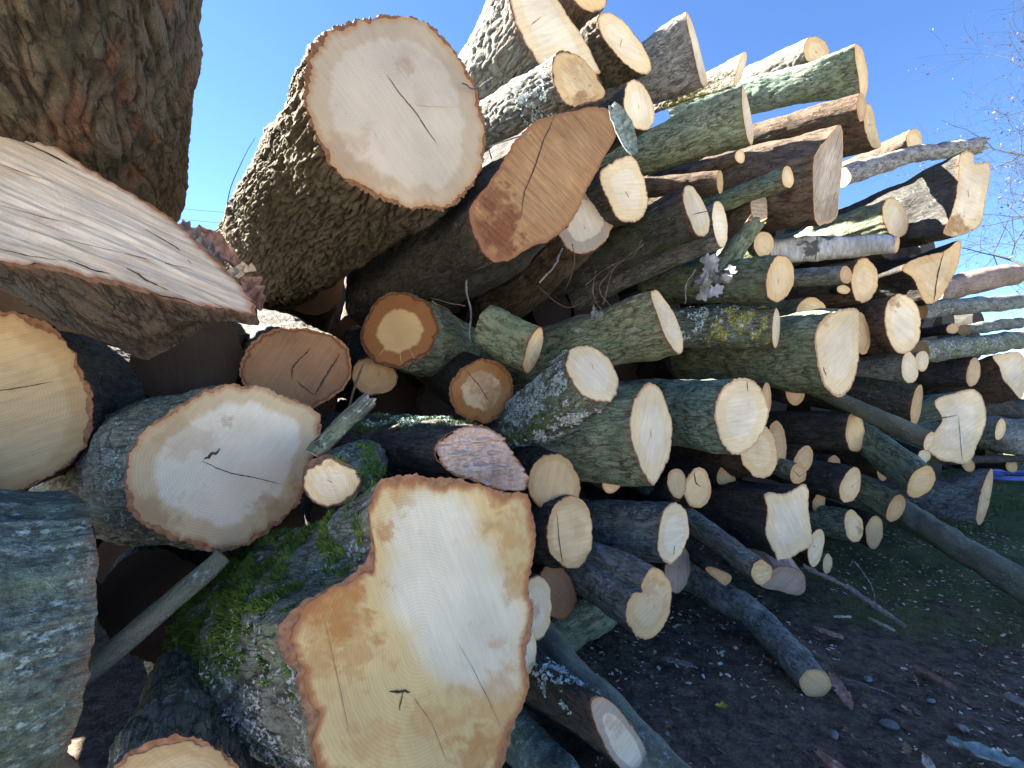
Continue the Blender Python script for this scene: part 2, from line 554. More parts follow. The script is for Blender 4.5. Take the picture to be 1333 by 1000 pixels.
def face_mesh(name, P, npx, px, cpx, style, tbn, rough, stains, hearts, seed, zoff=.0012, gr=None):
    N = len(P)
    K = int(np.clip(N / 5, 5, 48))
    rr = np.linspace(0, 1, K + 1)[1:] ** .8
    rad = np.linalg.norm(P[:, :2], axis=1)
    sc = np.maximum(.4, 1 - tbn / np.maximum(rad, 1e-4))
    B = P * sc[:, None]
    V = (rr[:, None, None] * B[None]).reshape(-1, 3)
    R = np.repeat(rr, N)
    V = np.vstack([V, [[0, 0, 0]]])
    R = np.append(R, 0)
    pxs = (cpx + rr[:, None, None] * (px - cpx)[None]).reshape(-1, 2)
    pxs = np.vstack([pxs, cpx[None]])
    z = fbm(np.stack([V[:, 0] * 30, V[:, 1] * 30, np.full(len(V), seed * 3.3)], -1), 3) * .0007
    if rough:
        # torn wood: long steps and flakes
        q = np.stack([V[:, 0] * 14 + V[:, 1] * 4, V[:, 1] * 55, np.full(len(V), seed * 1.7)], -1)
        if gr is not None:
            a_ = V[:, 0] * math.cos(gr) + V[:, 1] * math.sin(gr)
            b_ = -V[:, 0] * math.sin(gr) + V[:, 1] * math.cos(gr)
            q = np.stack([a_ * 5, b_ * 42, np.full(len(V), seed * 1.7)], -1)
            q[:, 1] += 1.2 * perlin(np.stack([a_ * 9, b_ * 9, a_ * 0 + 2], -1))
        f = fbm(q, 4)
        z = z + rough * (np.floor(f * 5) / 5 * .8 + f * .5) * (1 - .6 * R)
    V[:, 2] += z + zoff
    st = np.zeros(len(V))
    for (bx, by, br, ba) in stains:
        dd = np.hypot(pxs[:, 0] - bx, pxs[:, 1] - by)
        wob = fbm(np.stack([pxs[:, 0] * 1.3 / br, pxs[:, 1] * 1.3 / br, np.full(len(V), bx)], -1), 4, .6) * br * .9
        st = np.maximum(st, ba * sstep(br * 1.15, br * .45, dd + wob))
    hb = np.zeros(len(V))
    for (bx, by, br, ba) in hearts:
        dd = np.hypot(pxs[:, 0] - bx, pxs[:, 1] - by)
        hb = np.maximum(hb, ba * sstep(br * 1.15, br * .6, dd))
    quads = grid_quads(K, N)[:, ::-1]
    c = K * N
    j = np.arange(N)
    tris = np.stack([np.full(N, c), j, (j + 1) % N], -1)
    me = mesh_from(name, V, quads[:, ::-1], tris, [wood_mat(style)], True,
                   dict(rr=R, rd=np.linalg.norm(V[:, :2], axis=1), st=st, hb=hb))
    return me


def log(name, shape, tail, o, label, L=1.0, bark='dark', wood='cream', phi=None, tb=.008, taper=1.0, flare=0.0, Z=None,
        rim=None, cracks=(), stains=(), hearts=(), rough=0.0, bend=(0, 0), cat='log', group=PILE, dome=0.0, plane=None,
        ddir=None, rnd=.5, amp=1.0, res=1.0, grain=None):
    seed = RNG.random() * 20
    if L >= .4 and plane is None and Z is None and o > -.5:
        L = L * 1.6
    if shape[0] == 'E':
        _, ex, ey, rx, ry, *rot = shape
        a = np.linspace(0, 2 * math.pi, 22, endpoint=False)
        wob = 1 + .045 * np.sin(2 * a + seed) + .03 * np.sin(3 * a + 2 * seed) + RNG.normal(0, .012, 22)
        t = math.radians(rot[0] if rot else 0)
        ux, uy = rx * np.cos(a) * wob, ry * np.sin(a) * wob
        shape = np.stack([ex + ux * math.cos(t) - uy * math.sin(t), ey + ux * math.sin(t) + uy * math.cos(t)], 1)
    shape = np.asarray(shape, float)
    x, y = shape[:, 0], shape[:, 1]
    if (x * np.roll(y, -1) - np.roll(x, -1) * y).sum() > 0:      # run anticlockwise as seen
        shape = shape[::-1]
    _, per = spline(shape, 60)
    N = int(np.clip(per / 1.7 * res, 40, 460))
    px, per = spline(shape, N)
    c = centroid(px)
    if Z is None:
        Z = zface(c[0], c[1], o)
    C = at(c[0], c[1], Z)
    R_ = np.array([ray(*q) for q in px])
    v = unit(ray(*c))
    if ddir is not None:
        d = unit(ddir)
    else:
        g = unit(np.array(tail, float) - c)
        r2 = ray(*(c + 20 * g))
        w = unit(r2 - v * np.dot(v, r2))
        if phi is None:
            U = R_ / np.linalg.norm(R_, axis=1)[:, None]
            q = np.ptp(U @ w) / np.ptp(U @ np.cross(v, w))
            phi = math.acos(min(.985, max(.20, q)))
        else:
            phi = math.radians(phi)
        d = math.cos(phi) * v + math.sin(phi) * w
    if plane is None:
        nrm, P0 = d, C
    else:
        A = [at(*q) for q in plane]
        nrm, P0 = np.cross(A[1] - A[0], A[2] - A[0]), A[0]
        rc = ray(*c)
        C = CAM + rc * (np.dot(P0 - CAM, nrm) / np.dot(rc, nrm))
        if ddir is None:
            d = unit(nrm) * (1 if np.dot(nrm, v) > 0 else -1)
    W = CAM + R_ * (np.dot(P0 - CAM, nrm) / (R_ @ nrm))[:, None]
    ex_, ey_, ez_ = frame(d)
    E = np.stack([ex_, ey_, ez_], 1)
    P = (W - C) @ E
    r0 = math.sqrt(abs((P[:, 0] * np.roll(P[:, 1], -1) - np.roll(P[:, 0], -1) * P[:, 1]).sum()) / 2 / math.pi)
    sd3 = np.stack([P[:, 0], P[:, 1], np.full(N, seed)], -1)
    rag = fbm(sd3 * [70, 70, 1], 3, .65) * min(.0045, r0 * .03) + fbm(sd3 * [16, 16, 1] + 7, 3) * min(.007, r0 * .04)
    P = P * (1 + rag / np.maximum(np.linalg.norm(P[:, :2], axis=1), 1e-4))[:, None]
    root = empty(name, C, ex_, ey_, ez_)
    tag(root, label, cat, group)
    rad = np.linalg.norm(P[:, :2], axis=1)
    ar = abs((P[:, 0] * np.roll(P[:, 1], -1) - np.roll(P[:, 0], -1) * P[:, 1]).sum()) / 2
    Rm = math.sqrt(ar / math.pi)
    ang = np.arctan2(P[:, 1], P[:, 0])
    rnd_p = np.stack([Rm * np.cos(ang), Rm * np.sin(ang), np.zeros(N)], 1)
    # body
    cell = max(2 * math.pi * Rm / N * 1.25, .004)
    M = int(np.clip(L / cell, 12, 190))
    s = L * (np.linspace(0, 1, M) ** 1.25)
    w = sstep(0, rnd, s)[:, None, None] * .8
    base = P[None] * (1 - w) + rnd_p[None] * w
    zz = P[None, :, 2] * (1 - sstep(0, L, s))[:, None]
    sc = 1 + (taper - 1) * s / L - flare * (1 - np.exp(-s / .22))
    if dome:
        sc = sc * np.sqrt(np.maximum(0.02, 1 - (s / L * dome) ** 2))
    xy = base[:, :, :2] * sc[:, None, None]
    X, Y, S = xy[..., 0], xy[..., 1], np.repeat(s[:, None], N, 1)
    h, am = bark_height(bark, X, Y, S - zz, seed)
    am = min(am, Rm * .13) * amp
    lump = fbm(np.stack([X * 5, Y * 5, S * 3.5], -1) + seed, 3) * min(.022, Rm * .11) * sstep(0, .12, S)
    rl = np.sqrt(X * X + Y * Y) + 1e-6
    disp = (h - .75) * am * (.5 + .5 * sstep(0, .02, S)) + lump
    X2 = X + X / rl * disp + bend[0] * S * S
    Y2 = Y + Y / rl * disp + bend[1] * S * S
    Zl = zz - S
    Zl[0] += fbm(np.stack([P[:, 0] * 45, P[:, 1] * 45, np.full(N, seed)], -1), 3) * min(.006, tb * .6)
    V = np.stack([X2, Y2, Zl], -1)
    body = V.reshape(-1, 3)
    quads = grid_quads(M, N)
    # rim of inner bark between the wood and the outside
    tbv = tb * np.clip(1 + 1.5 * fbm(sd3 * [13, 13, 1] + 3, 3), .25, 2.2)
    inner_sc = np.maximum(.4, 1 - tbv / np.maximum(rad, 1e-4))
    inner = P * inner_sc[:, None]
    inner[:, 2] -= .0006
    outer = V[0].copy()
    b0 = len(body)
    j = np.arange(N)
    j1 = (j + 1) % N
    rq = np.stack([b0 + j, b0 + N + j, b0 + N + j1, b0 + j1], -1)
    allv = np.vstack([body, inner, outer])
    q_all = np.vstack([quads, rq])
    hatt = np.concatenate([np.clip(h, 0, 1).ravel(), np.full(2 * N, .6)])
    midx = np.concatenate([np.zeros(len(quads)), np.ones(len(rq))])
    me = mesh_from('bark', allv, q_all, None, [get_bark(bark), rim or M_RIMD], True,
                   dict(h=hatt, e=np.concatenate([np.exp(-S / .014).ravel(), np.zeros(2 * N)])), midx)
    ob = add('bark', me, root)
    gr = None
    if grain is not None:
        ga, gb = [(CAM + ray(*q) * (np.dot(P0 - CAM, nrm) / np.dot(ray(*q), nrm)) - C) @ E for q in grain]
        gr = math.atan2(gb[1] - ga[1], gb[0] - ga[0])
    fm = face_mesh('cut_face', P, N, px, c, wood, tbv * .8, rough, stains, hearts, seed, .0012, gr)
    fo = add('cut_face', fm, root)
    # far end
    back = V[-1]
    bv = np.vstack([back, back.mean(0)[None]])
    bt = np.stack([np.full(N, N), j1, j], -1)
    bm = mesh_from('cut_face', bv, None, bt, [wood_mat('tan')], True,
                   dict(rr=np.append(np.ones(N) * .8, 0), rd=np.append(np.ones(N) * Rm, 0), st=np.zeros(N + 1), hb=np.zeros(N + 1)))
    add('cut_face', bm, root)
    info = dict(root=root, V=V, s=s, ang=np.degrees(ang) % 360, E=E, C=C, d=d, R=Rm, N=N, M=M, face=fo, nrm=nrm, P0=P0, bark=ob)
    for cr in cracks:
        crack(info, *cr)
    if not cracks and per > 110 and RNG.random() < .6:
        a0 = RNG.uniform(0, 6.28)
        ln = per * RNG.uniform(.025, .06)
        q0 = c + RNG.normal(0, per * .015, 2)
        crack(info, [tuple(q0), tuple(q0 + ln * np.array([math.cos(a0) * .6, math.sin(a0)]))], 1.4, M_RIM)
    return info


def face_pt(info, px, py):
    r = ray(px, py)
    W = CAM + r * (np.dot(info['P0'] - CAM, info['nrm']) / np.dot(r, info['nrm']))
    return (W - info['C']) @ info['E']


def crack(info, pts, wpx=2.0, mat=None):
    """dark split running over the cut face, as a sliver laid on it, groove shade put into its colour"""
    p = np.array([face_pt(info, *q) for q in pts])
    n = 8 * (len(p) - 1) + 1
    t = np.linspace(0, len(p) - 1, n)
    q = np.stack([np.interp(t, np.arange(len(p)), p[:, k]) for k in range(3)], 1)
    dep = np.linalg.norm(info['C'] - CAM)
    wid = wpx * dep / F_PX * .28
    tang = np.gradient(q, axis=0)
    nrm = np.stack([-tang[:, 1], tang[:, 0], np.zeros(n)], 1)
    nrm /= np.linalg.norm(nrm, axis=1)[:, None] + 1e-9
    jit = np.cumsum(RNG.normal(0, wid * .35, n))
    jit -= np.linspace(jit[0], jit[-1], n)
    q = q + nrm * jit[:, None]
    prof = np.sin(np.linspace(.12, math.pi - .12, n)) ** .6 * wid * (1 + RNG.normal(0, .2, n))
    q[:, 2] += .0032
    V = np.concatenate([q + nrm * prof[:, None], q - nrm * prof[:, None]])
    i = np.arange(n - 1)
    me = mesh_from('crack', V, np.stack([i, n + i, n + i + 1, i + 1], -1), None, [mat or M_CRACK], True)
    add('crack', me, info['face'])


def scatter(info, th0, th1, s0, s1, n, mat, size=.012, mode='moss', name=None, clump=14.0, thr=-.05):
    """tufts of moss or flakes of lichen growing on part of a log's bark"""
    V, s, ang = info['V'], info['s'], info['ang']
    rows = np.where((s >= s0) & (s <= s1))[0]
    d = (ang - th0) % 360
    cols = np.where(d <= (th1 - th0) % 360)[0]
    if not len(rows) or not len(cols):
        return
    # even by length along the log
    si = RNG.uniform(s0, s1, n)
    ri = np.clip(np.searchsorted(s, si), 1, len(s) - 1)
    ci = RNG.choice(cols, n)
    p = V[ri, ci] + RNG.normal(0, .006, (n, 3)) * [0.3, 0.3, 1]
    nn = fbm(p * clump + 3.3, 3)
    edge = np.minimum((si - s0) / (s1 - s0), (s1 - si) / (s1 - s0)) * 2
    ed2 = ((ang[ci] - th0) % 360) / max(1, (th1 - th0) % 360)
    edge = np.minimum(edge, np.minimum(ed2, 1 - ed2) * 2)
    keep = nn + (edge - .5) * .5 > thr
    p = p[keep]
    n = len(p)
    if not n:
        return
    out = p * [1, 1, 0]
    out /= np.linalg.norm(out, axis=1)[:, None] + 1e-9
    vs_, tr = [], []
    if mode == 'moss':
        for k in range(3):
            dirn = out + RNG.normal(0, .55, (n, 3))
            dirn /= np.linalg.norm(dirn, axis=1)[:, None]
            side = np.cross(dirn, RNG.normal(0, 1, (n, 3)))
            side /= np.linalg.norm(side, axis=1)[:, None] + 1e-9
            ln = (size * RNG.uniform(.5, 1.3, n))[:, None]
            b = p - out * .002
            vs_ += [b - side * ln * .16, b + side * ln * .16, b + dirn * ln]
    else:
        for k in range(2):
            tilt = out + RNG.normal(0, .45, (n, 3))
            tilt /= np.linalg.norm(tilt, axis=1)[:, None]
            a = np.cross(tilt, RNG.normal(0, 1, (n, 3)))
            a /= np.linalg.norm(a, axis=1)[:, None] + 1e-9
            b = np.cross(tilt, a)
            sz = (size * RNG.uniform(.35, 1.0, n))[:, None]
            c0 = p + out * (.002 + .004 * RNG.random((n, 1))) + a * sz * RNG.normal(0, .5, (n, 1))
            e1 = c0 + a * sz + tilt * sz * RNG.uniform(.0, .5, (n, 1))
            e2 = c0 + b * sz * .8 + tilt * sz * RNG.uniform(.0, .5, (n, 1))
            e3 = c0 - a * sz * .8 + tilt * sz * RNG.uniform(0, .5, (n, 1))
            vs_ += [c0, e1, e2, c0 + 0, e2 + 0, e3]
    nv = len(vs_)
    Vv = np.stack(vs_, 1).reshape(-1, 3)
    T = np.arange(len(Vv)).reshape(-1, 3)
    me = mesh_from(name or mode, Vv, None, T, [mat], False)
    add(name or mode, me, info['root'], 'stuff')


def stick(name, pts, radii, label, bark='dark', wood='tan', cat='branch', group=None, n=18, ends=('cut', 'cut'), rim=None, wob=.15, step=None,
          broken_mat=None):
    """a pole, branch or twig along 3D points, with bark and two ends"""
    p = np.asarray(pts, float)
    k = len(p)
    seglen = np.linalg.norm(np.diff(p, axis=0), axis=1).sum()
    rmin = max(min(radii), .0015)
    m = int(np.clip(seglen / (step or rmin * .9), 6, 140))
    t = np.linspace(0, k - 1, m)
    i = np.minimum(t.astype(int), k - 2)
    f = (t - i)[:, None]
    pm = np.vstack([2 * p[0] - p[1], p, 2 * p[-1] - p[-2]])
    a, b, c, e = pm[i], pm[i + 1], pm[i + 2], pm[i + 3]
    q = .5 * (2 * b + (c - a) * f + (2 * a - 5 * b + 4 * c - e) * f ** 2 + (3 * b - a - 3 * c + e) * f ** 3)
    r = np.interp(t, np.arange(k), radii)
    seed = RNG.random() * 30
    q = q + np.stack([fbm(np.stack([t * 1.3, np.full(m, seed + ax * 7), np.zeros(m)], -1), 2) for ax in range(3)], 1) * (rmin * wob)
    o = q[0].copy()
    tang = np.gradient(q, axis=0)
    tang /= np.linalg.norm(tang, axis=1)[:, None]
    ref = np.array([0, 0, 1.0]) if abs(tang[0][2]) < .8 else np.array([1.0, 0, 0])
    xa = np.cross(tang, ref)
    xa /= np.linalg.norm(xa, axis=1)[:, None]
    ya = np.cross(xa, tang)
    th = np.linspace(0, 2 * math.pi, n, endpoint=False)
    s = np.concatenate([[0], np.cumsum(np.linalg.norm(np.diff(q, axis=0), axis=1))])
    X = np.cos(th)[None] * r[:, None]
    Y = np.sin(th)[None] * r[:, None]
    S = np.repeat(s[:, None], n, 1)
    h, am = bark_height(bark, X, Y, S, seed)
    am = min(am, rmin * .16)
    lump = fbm(np.stack([X * 9, Y * 9, S * 6], -1) + seed, 3) * r[:, None] * .18
    rr = 1 + ((h - .6) * am + lump) / r[:, None]
    V = q[:, None] + xa[:, None] * (X * rr)[..., None] + ya[:, None] * (Y * rr)[..., None] - o
    for e_i, kind in ((0, ends[0]), (m - 1, ends[1])):
        if kind == 'broken':
            sg = -1 if e_i == 0 else 1
            V[e_i] += tang[e_i] * sg * (RNG.random(n) * rmin * 2.2)[:, None]
    ez = -unit(p[-1] - p[0])
    z_ax = ez
    x_ax = unit(np.cross(ref, z_ax))
    y_ax = np.cross(z_ax, x_ax)
    E = np.stack([x_ax, y_ax, z_ax], 1)
    root = empty(name, o, x_ax, y_ax, z_ax)
    tag(root, label, cat, group)
    Vl = V @ E
    me = mesh_from('bark', Vl.reshape(-1, 3), grid_quads(m, n)[:, ::-1], None, [get_bark(bark)], True, dict(h=np.clip(h, 0, 1).ravel()))
    add('bark', me, root)
    j = np.arange(n)
    for e_i in (0, m - 1):
        ring = Vl[e_i]
        cen = ring.mean(0)
        sg = 1 if e_i == 0 else -1
        lift = z_ax @ E * 0
        if ends[0 if e_i == 0 else 1] == 'point':
            cen = cen + (tang[e_i] @ E) * (-1 if e_i == 0 else 1) * rmin * 1.5
        inner = cen + (ring - cen) * .93
        vv = np.vstack([ring, inner, cen[None]])
        R_ = np.concatenate([np.ones(n), np.full(n, .9), [0]])
        qd = np.stack([j, (j + 1) % n, n + (j + 1) % n, n + j], -1)
        tr = np.stack([np.full(n, 2 * n), n + j, n + (j + 1) % n], -1)
        if sg < 0:
            qd, tr = qd[:, ::-1], tr[:, ::-1]
        fm = mesh_from('cut_face', vv, qd, tr, [wood_mat(wood) if broken_mat is None else broken_mat], True,
                       dict(rr=R_, rd=R_ * rmin, st=np.zeros(len(vv)), hb=np.zeros(len(vv))))
        add('broken_end' if ends[0 if e_i == 0 else 1] == 'broken' else 'cut_face', fm, root)
    return dict(root=root, V=Vl, s=s, ang=np.degrees(th) % 360, R=rmin)

# ------------------------------------------------------------------ ground
def build_ground():
    def axis(lo, hi, a, b, st):
        mid = np.arange(a, b, st)
        left = a - np.geomspace(st, a - lo, 26)[::-1]
        right = b + np.geomspace(st, hi - b, 26)
        return np.concatenate([left, mid, right])
    xs = axis(-160, 160, -1.2, 5.2, .026)
    ys = axis(-160, 160, .5, 6.0, .026)
    X, Y = np.meshgrid(xs, ys, indexing='ij')
    near = np.exp(-((np.hypot(X - 1.5, Y - 2.5) / 5.0) ** 2))
    P = np.stack([X, Y, np.zeros_like(X)], -1)
    Z = (fbm(P * 1.3, 3) * .020 + fbm(P * 7 + 4, 4) * .010 + fbm(P * 26 + 8, 3) * .0035) * near
    Z -= .012 * near
    V = np.stack([X, Y, Z], -1).reshape(-1, 3)
    g = G('soil')
    n1 = g.noise(2.2, 5, .6)
    n2 = g.noise(18, 6, .65)
    n3 = g.noise(90, 5, .65)
    soil = g.mix(g.ramp(n2, .3, .7), (.058, .044, .034), (.185, .142, .107))
    soil = g.mix(1.0, soil, g.gray(g.ramp(n3, .25, .75, .55, 1.35)), 'MULTIPLY')
    sx = g.node('ShaderNodeSeparateXYZ')
    tcw = g.node('ShaderNodeTexCoord')
    g.l.new(tcw.outputs['Object'], sx.inputs[0])
    # moss and thin grass take over away from the trodden strip in front of the stack
    far = g.math('ADD', g.math('ADD', g.math('MULTIPLY', sx.outputs[0], .55), g.math('MULTIPLY', sx.outputs[1], .42)),
                 g.math('MULTIPLY', g.math('SUBTRACT', n1, .5), 2.6))
    moss = g.math('MULTIPLY', g.ramp(far, 1.75, 2.5), g.ramp(n2, .25, .55, .35, 1.0))
    green = g.mix(g.ramp(n3, .3, .7), (.070, .082, .028), (.150, .165, .058))
    col = g.mix(moss, soil, green)
    # unseen pale ground behind the camera, added to bounce light onto the cut faces
    d2 = g.math('SQRT', g.math('ADD', g.math('POWER', sx.outputs[0], 2.0), g.math('POWER', sx.outputs[1], 2.0)))
    tr = g.math('MULTIPLY', g.ramp(sx.outputs[1], 1.0, .1), g.ramp(n1, .2, .5, .7, 1.0))
    bounce_gravel = g.mix(g.ramp(n2, .3, .7), (.30, .27, .22), (.40, .36, .30))
    col = g.mix(tr, col, bounce_gravel)
    g.bump(g.math('ADD', n2, g.math('MULTIPLY', n3, .6)), .8, .02)
    m = g.done(col, .95, .15)
    q = grid_quads(len(xs), len(ys), False)[:, ::-1]
    me = mesh_from('ground', V, q[:, ::-1], None, [m], True)
    o = add('ground', me, None, 'structure')
    o['label'] = 'dark trodden soil with thin moss and wood chips'


build_ground()

# ------------------------------------------------------------------ the stack, upper left
E = 'E'
# log lying on top of the stack and jutting out over the camera
_vp = unit(ray(224, 450) * [1, 1, 0])
_x, _y, _z = frame(_vp)
_c0 = CAM + _x * (-.36) + np.array([0, 0, .93])


def overhead_log():
    R = .40
    L, N, M = 2.35, 620, 420
    s = np.linspace(.22, .22 + L, M)
    th = np.linspace(0, 2 * math.pi, N, endpoint=False)
    S, T = np.meshgrid(s, th, indexing='ij')
    X, Y = R * np.cos(T), R * np.sin(T)
    h, am = bark_height('overhead', X, Y, S, 4.4)
    lump = fbm(np.stack([X * 4, Y * 4, S * 3], -1) + 2, 3) * .02
    k = 1 + ((h - .75) * am + lump) / R
    V = np.stack([X * k, Y * k, -S], -1)
    root = empty('log', _c0, _x, _y, _z)
    tag(root, 'thick dark furrowed log jutting overhead at the upper left corner', 'log', PILE)
    me = mesh_from('bark', V.reshape(-1, 3), grid_quads(M, N), None, [get_bark('overhead')], True, dict(h=np.clip(h, 0, 1).ravel()))
    add('bark', me, root)
    j = np.arange(N)
    for i, sg in ((0, 1), (M - 1, -1)):
        vv = np.vstack([V[i], [[0, 0, -s[i]]]])
        t = np.stack([np.full(N, N), j, (j + 1) % N], -1)
        fm = mesh_from('cut_face', vv, None, t if sg > 0 else t[:, ::-1], [wood_mat('ringed')], True,
                       dict(rr=np.append(np.ones(N), 0), rd=np.append(np.ones(N) * R, 0), st=np.zeros(N + 1), hb=np.zeros(N + 1)))
        add('cut_face', fm, root)
    # torn strip of red inner bark
    info = dict(root=root, V=V, s=s - .22, ang=np.degrees(th), R=R)
    return info


OVER = overhead_log()
_p = _c0 + _x * (-.80) + np.array([0, 0, -.2])
stick('log', [_p + _vp * .9, _p + _vp * 2.0, _p + _vp * 3.3], [.36, .36, .35], 'unseen dark log added outside the left picture edge to block the sun', bark='dark', cat='log', group=PILE, n=40, step=.05)  # out of view, added to keep sun off the lower left logs

SLAB = log('split_log', [(-60, 130), (0, 158), (60, 184), (120, 222), (180, 258), (232, 290), (262, 318), (296, 350), (320, 382), (335, 410), (300, 405),
                         (250, 397), (200, 385), (150, 372), (100, 362), (50, 350), (0, 343), (-60, 335), (-90, 240)], None, 0,
           'pale split half log with torn grain lying under the overhead log', L=.36, bark='brown', wood='split',
           plane=((0, 340, .90), (0, 158, 1.0), (335, 410, 1.34)), ddir=(.05, .75, -.55), tb=.008, rim=M_RIM, taper=.8, dome=.75, rough=.011, rnd=.6, grain=((0, 250), (300, 380)), res=1.0,
           cracks=[([(0, 172), (60, 200), (120, 232), (170, 255)], 5), ([(80, 312), (150, 328), (210, 342), (250, 352)], 4),
                   ([(0, 268), (60, 285), (130, 300)], 2.5), ([(0, 215), (40, 230), (75, 238)], 3), ([(165, 350), (190, 366), (240, 388)], 5),
                   ([(90, 340), (120, 352), (145, 358)], 6), ([(190, 300), (230, 322), (250, 345)], 2.5), ([(0, 325), (40, 335), (90, 342)], 3)])

LA = log('log', [(0, 405), (30, 408), (70, 428), (105, 472), (123, 530), (118, 565), (95, 602), (50, 630), (0, 647), (-60, 645), (-115, 590), (-128, 510),
                 (-90, 435), (-45, 408)], (240, 520), -.15, 'big tan log end cut off by the left picture edge below the split log', L=1.0, bark='dark', wood='gold',
         phi=22, tb=.014, rim=M_RIM, cracks=[([(-20, 510), (20, 506), (70, 497)], 1.6)])
LB = log('log', [(163, 610), (183, 567), (225, 532), (270, 507), (310, 500), (365, 512), (412, 535), (418, 560), (408, 600), (396, 640), (370, 677),
                 (330, 706), (280, 721), (245, 706), (200, 690), (170, 667), (160, 640)], (20, 620), -.3,
         'big oval log end with white heart and a curved split in it', L=.55, bark='lichen', wood='ringbright', phi=24, tb=.013, rim=M_RIM,
         cracks=[([(264, 598), (272, 590), (286, 584)], 6), ([(262, 600), (282, 610), (300, 616), (330, 622), (368, 631)], 1.8)],
         stains=[(295, 548, 10, .5), (372, 672, 42, .55), (190, 690, 40, .5), (235, 560, 45, .3)])
LC = log('log', (E, 385, 480, 71, 56, -8), (330, 440), .25, 'brown stained log end with two dark splits behind the oval one', bark='dark', wood='redbrown',
         tb=.010, phi=15, cracks=[([(410, 514), (420, 500), (432, 480), (442, 460)], 5), ([(386, 495), (396, 505), (409, 514)], 3),
                         ([(380, 495), (381, 480), (392, 465), (404, 452)], 3)], rim=M_RIM)
LD = log('log', (E, 520, 430, 50, 49, 0), (760, 520), .32, 'orange rimmed round log end with pale yellow core', bark='green', wood='orange', L=.7, phi=27, tb=.009, rim=M_RIMD,
         cracks=[([(494, 463), (505, 448)], 2, M_RIMT), ([(523, 474), (522, 458)], 2, M_RIMT), ([(540, 467), (534, 456)], 2, M_RIMT)])
LE = log('log', (E, 487, 490, 29, 25, 0), (470, 450), .5, 'small tan log end peeking out under the orange rimmed one', bark='dark', wood='tan', phi=15, tb=.006)
LF = log('log', (E, 627, 509, 41, 42, 0), (560, 470), .25, 'brown and cream log end half hidden by the lichen log', bark='dark', wood='orangewhite', phi=20, tb=.010, rim=M_RIM,
         stains=[(655, 520, 30, .8), (620, 485, 25, .6)], cracks=[([(606, 482), (622, 500), (640, 528)], 2)])
LG = log('log', [(680, 478), (683, 462), (690, 440), (700, 426), (707, 430), (706, 452), (697, 474), (686, 487)], (560, 400), .02,
         'short bent grey log with jagged end above the lichen log', bark='green', wood='cream', L=.26, phi=62, tb=.005, bend=(-.3, .25), stains=[(700, 470, 10, .4)])
LH = log('log', [(737, 472), (744, 455), (765, 450), (786, 460), (800, 480), (805, 505), (796, 521), (775, 523), (752, 509), (740, 490)], (640, 590), -.22,
         'smooth pale log end on a lichen crusted log slanting down', bark='lichen', wood='white', L=.62, phi=52, tb=.004, taper=1.0)
scatter(LH, 95, 200, .02, .5, 2600, M_LICH, .010, 'lichen', thr=-.02)
scatter(LH, 215, 330, .06, .55, 2600, M_LICHW, .011, 'lichen', thr=.05)
scatter(LH, 175, 260, .08, .5, 2200, M_MOSS, .011, 'moss', thr=.02)
LI = log('log', [(569, 574), (590, 560), (625, 553), (650, 565), (668, 592), (683, 612), (684, 636), (650, 638), (610, 626), (580, 611), (566, 592)], (420, 575), -.38,
         'pink torn log end on a dark mossy log', bark='dark', wood='pinkrough', L=.75, phi=50, tb=.005, rough=.035, taper=.85, rim=M_RIM)
scatter(LI, 55, 150, .03, .6, 4200, M_MOSS2, .012, 'moss', thr=-.05)
scatter(LI, 60, 140, .10, .5, 900, M_LICH, .009, 'lichen', thr=.1)
LJ = log('log', (E, 430, 627, 38, 34, 10), (500, 585), -.52, 'small round log end with fuzzy white heart', bark='lichen', wood='white', L=.28, phi=25, tb=.011, rim=M_RIMD,
         rough=.004, stains=[(430, 600, 8, .4)])
scatter(LJ, -50, 80, .0, .25, 1500, M_MOSS, .012, 'moss', thr=-.1)

LK = log('log', [(478, 668), (488, 636), (505, 622), (560, 620), (610, 626), (660, 640), (684, 642), (691, 662), (698, 690), (692, 740), (688, 770), (695, 800),
                 (686, 850), (687, 900), (671, 940), (661, 970), (650, 1010), (605, 1045), (520, 1058), (445, 1030), (408, 988), (396, 930), (386, 880),
                 (370, 850), (364, 822), (388, 792), (440, 757), (474, 735), (482, 700)], (160, 800), -.80,
         'huge irregular butt end, cream with brown stains, lowest in the foreground', L=1.15, bark='lichen', wood='yellow', phi=36, tb=.016, rim=M_RIM, flare=.13, taper=.98, rnd=.35,
         stains=[(425, 790, 58, .85), (408, 850, 34, .55), (455, 850, 40, .5), (660, 700, 26, .4), (520, 640, 22, .4), (500, 690, 16, .7), (640, 905, 55, .45), (680, 760, 30, .5), (655, 650, 18, .6), (625, 985, 40, .7), (395, 870, 25, .4),
                 (560, 945, 30, .35), (470, 980, 40, .3)],
         hearts=[(560, 690, 65, 1), (570, 760, 80, 1), (610, 820, 85, 1), (640, 870, 45, .8)],
         cracks=[([(420, 800), (432, 850), (445, 910), (455, 960)], 1.2, M_RIM), ([(596, 838), (615, 870), (635, 910), (652, 950)], 1.0), ([(506, 900), (520, 897), (533, 901)], 5),
                 ([(524, 900), (522, 912), (519, 925)], 2.5), ([(535, 905), (560, 940), (580, 990)], 1.4, M_RIM)])
scatter(LK, 95, 178, .03, .9, 18000, M_MOSS, .015, 'moss', thr=.02)
scatter(LK, 150, 230, .0, .5, 2200, M_LICHW, .007, 'lichen', thr=.12)
LL = log('log', (E, 235, 1042, 102, 79, 0), (250, 880), -.78, 'tan log end with reddish rim cut off by the lower picture edge', L=.5, bark='lichen', wood='gold', phi=28, tb=.013, rim=M_RIM)
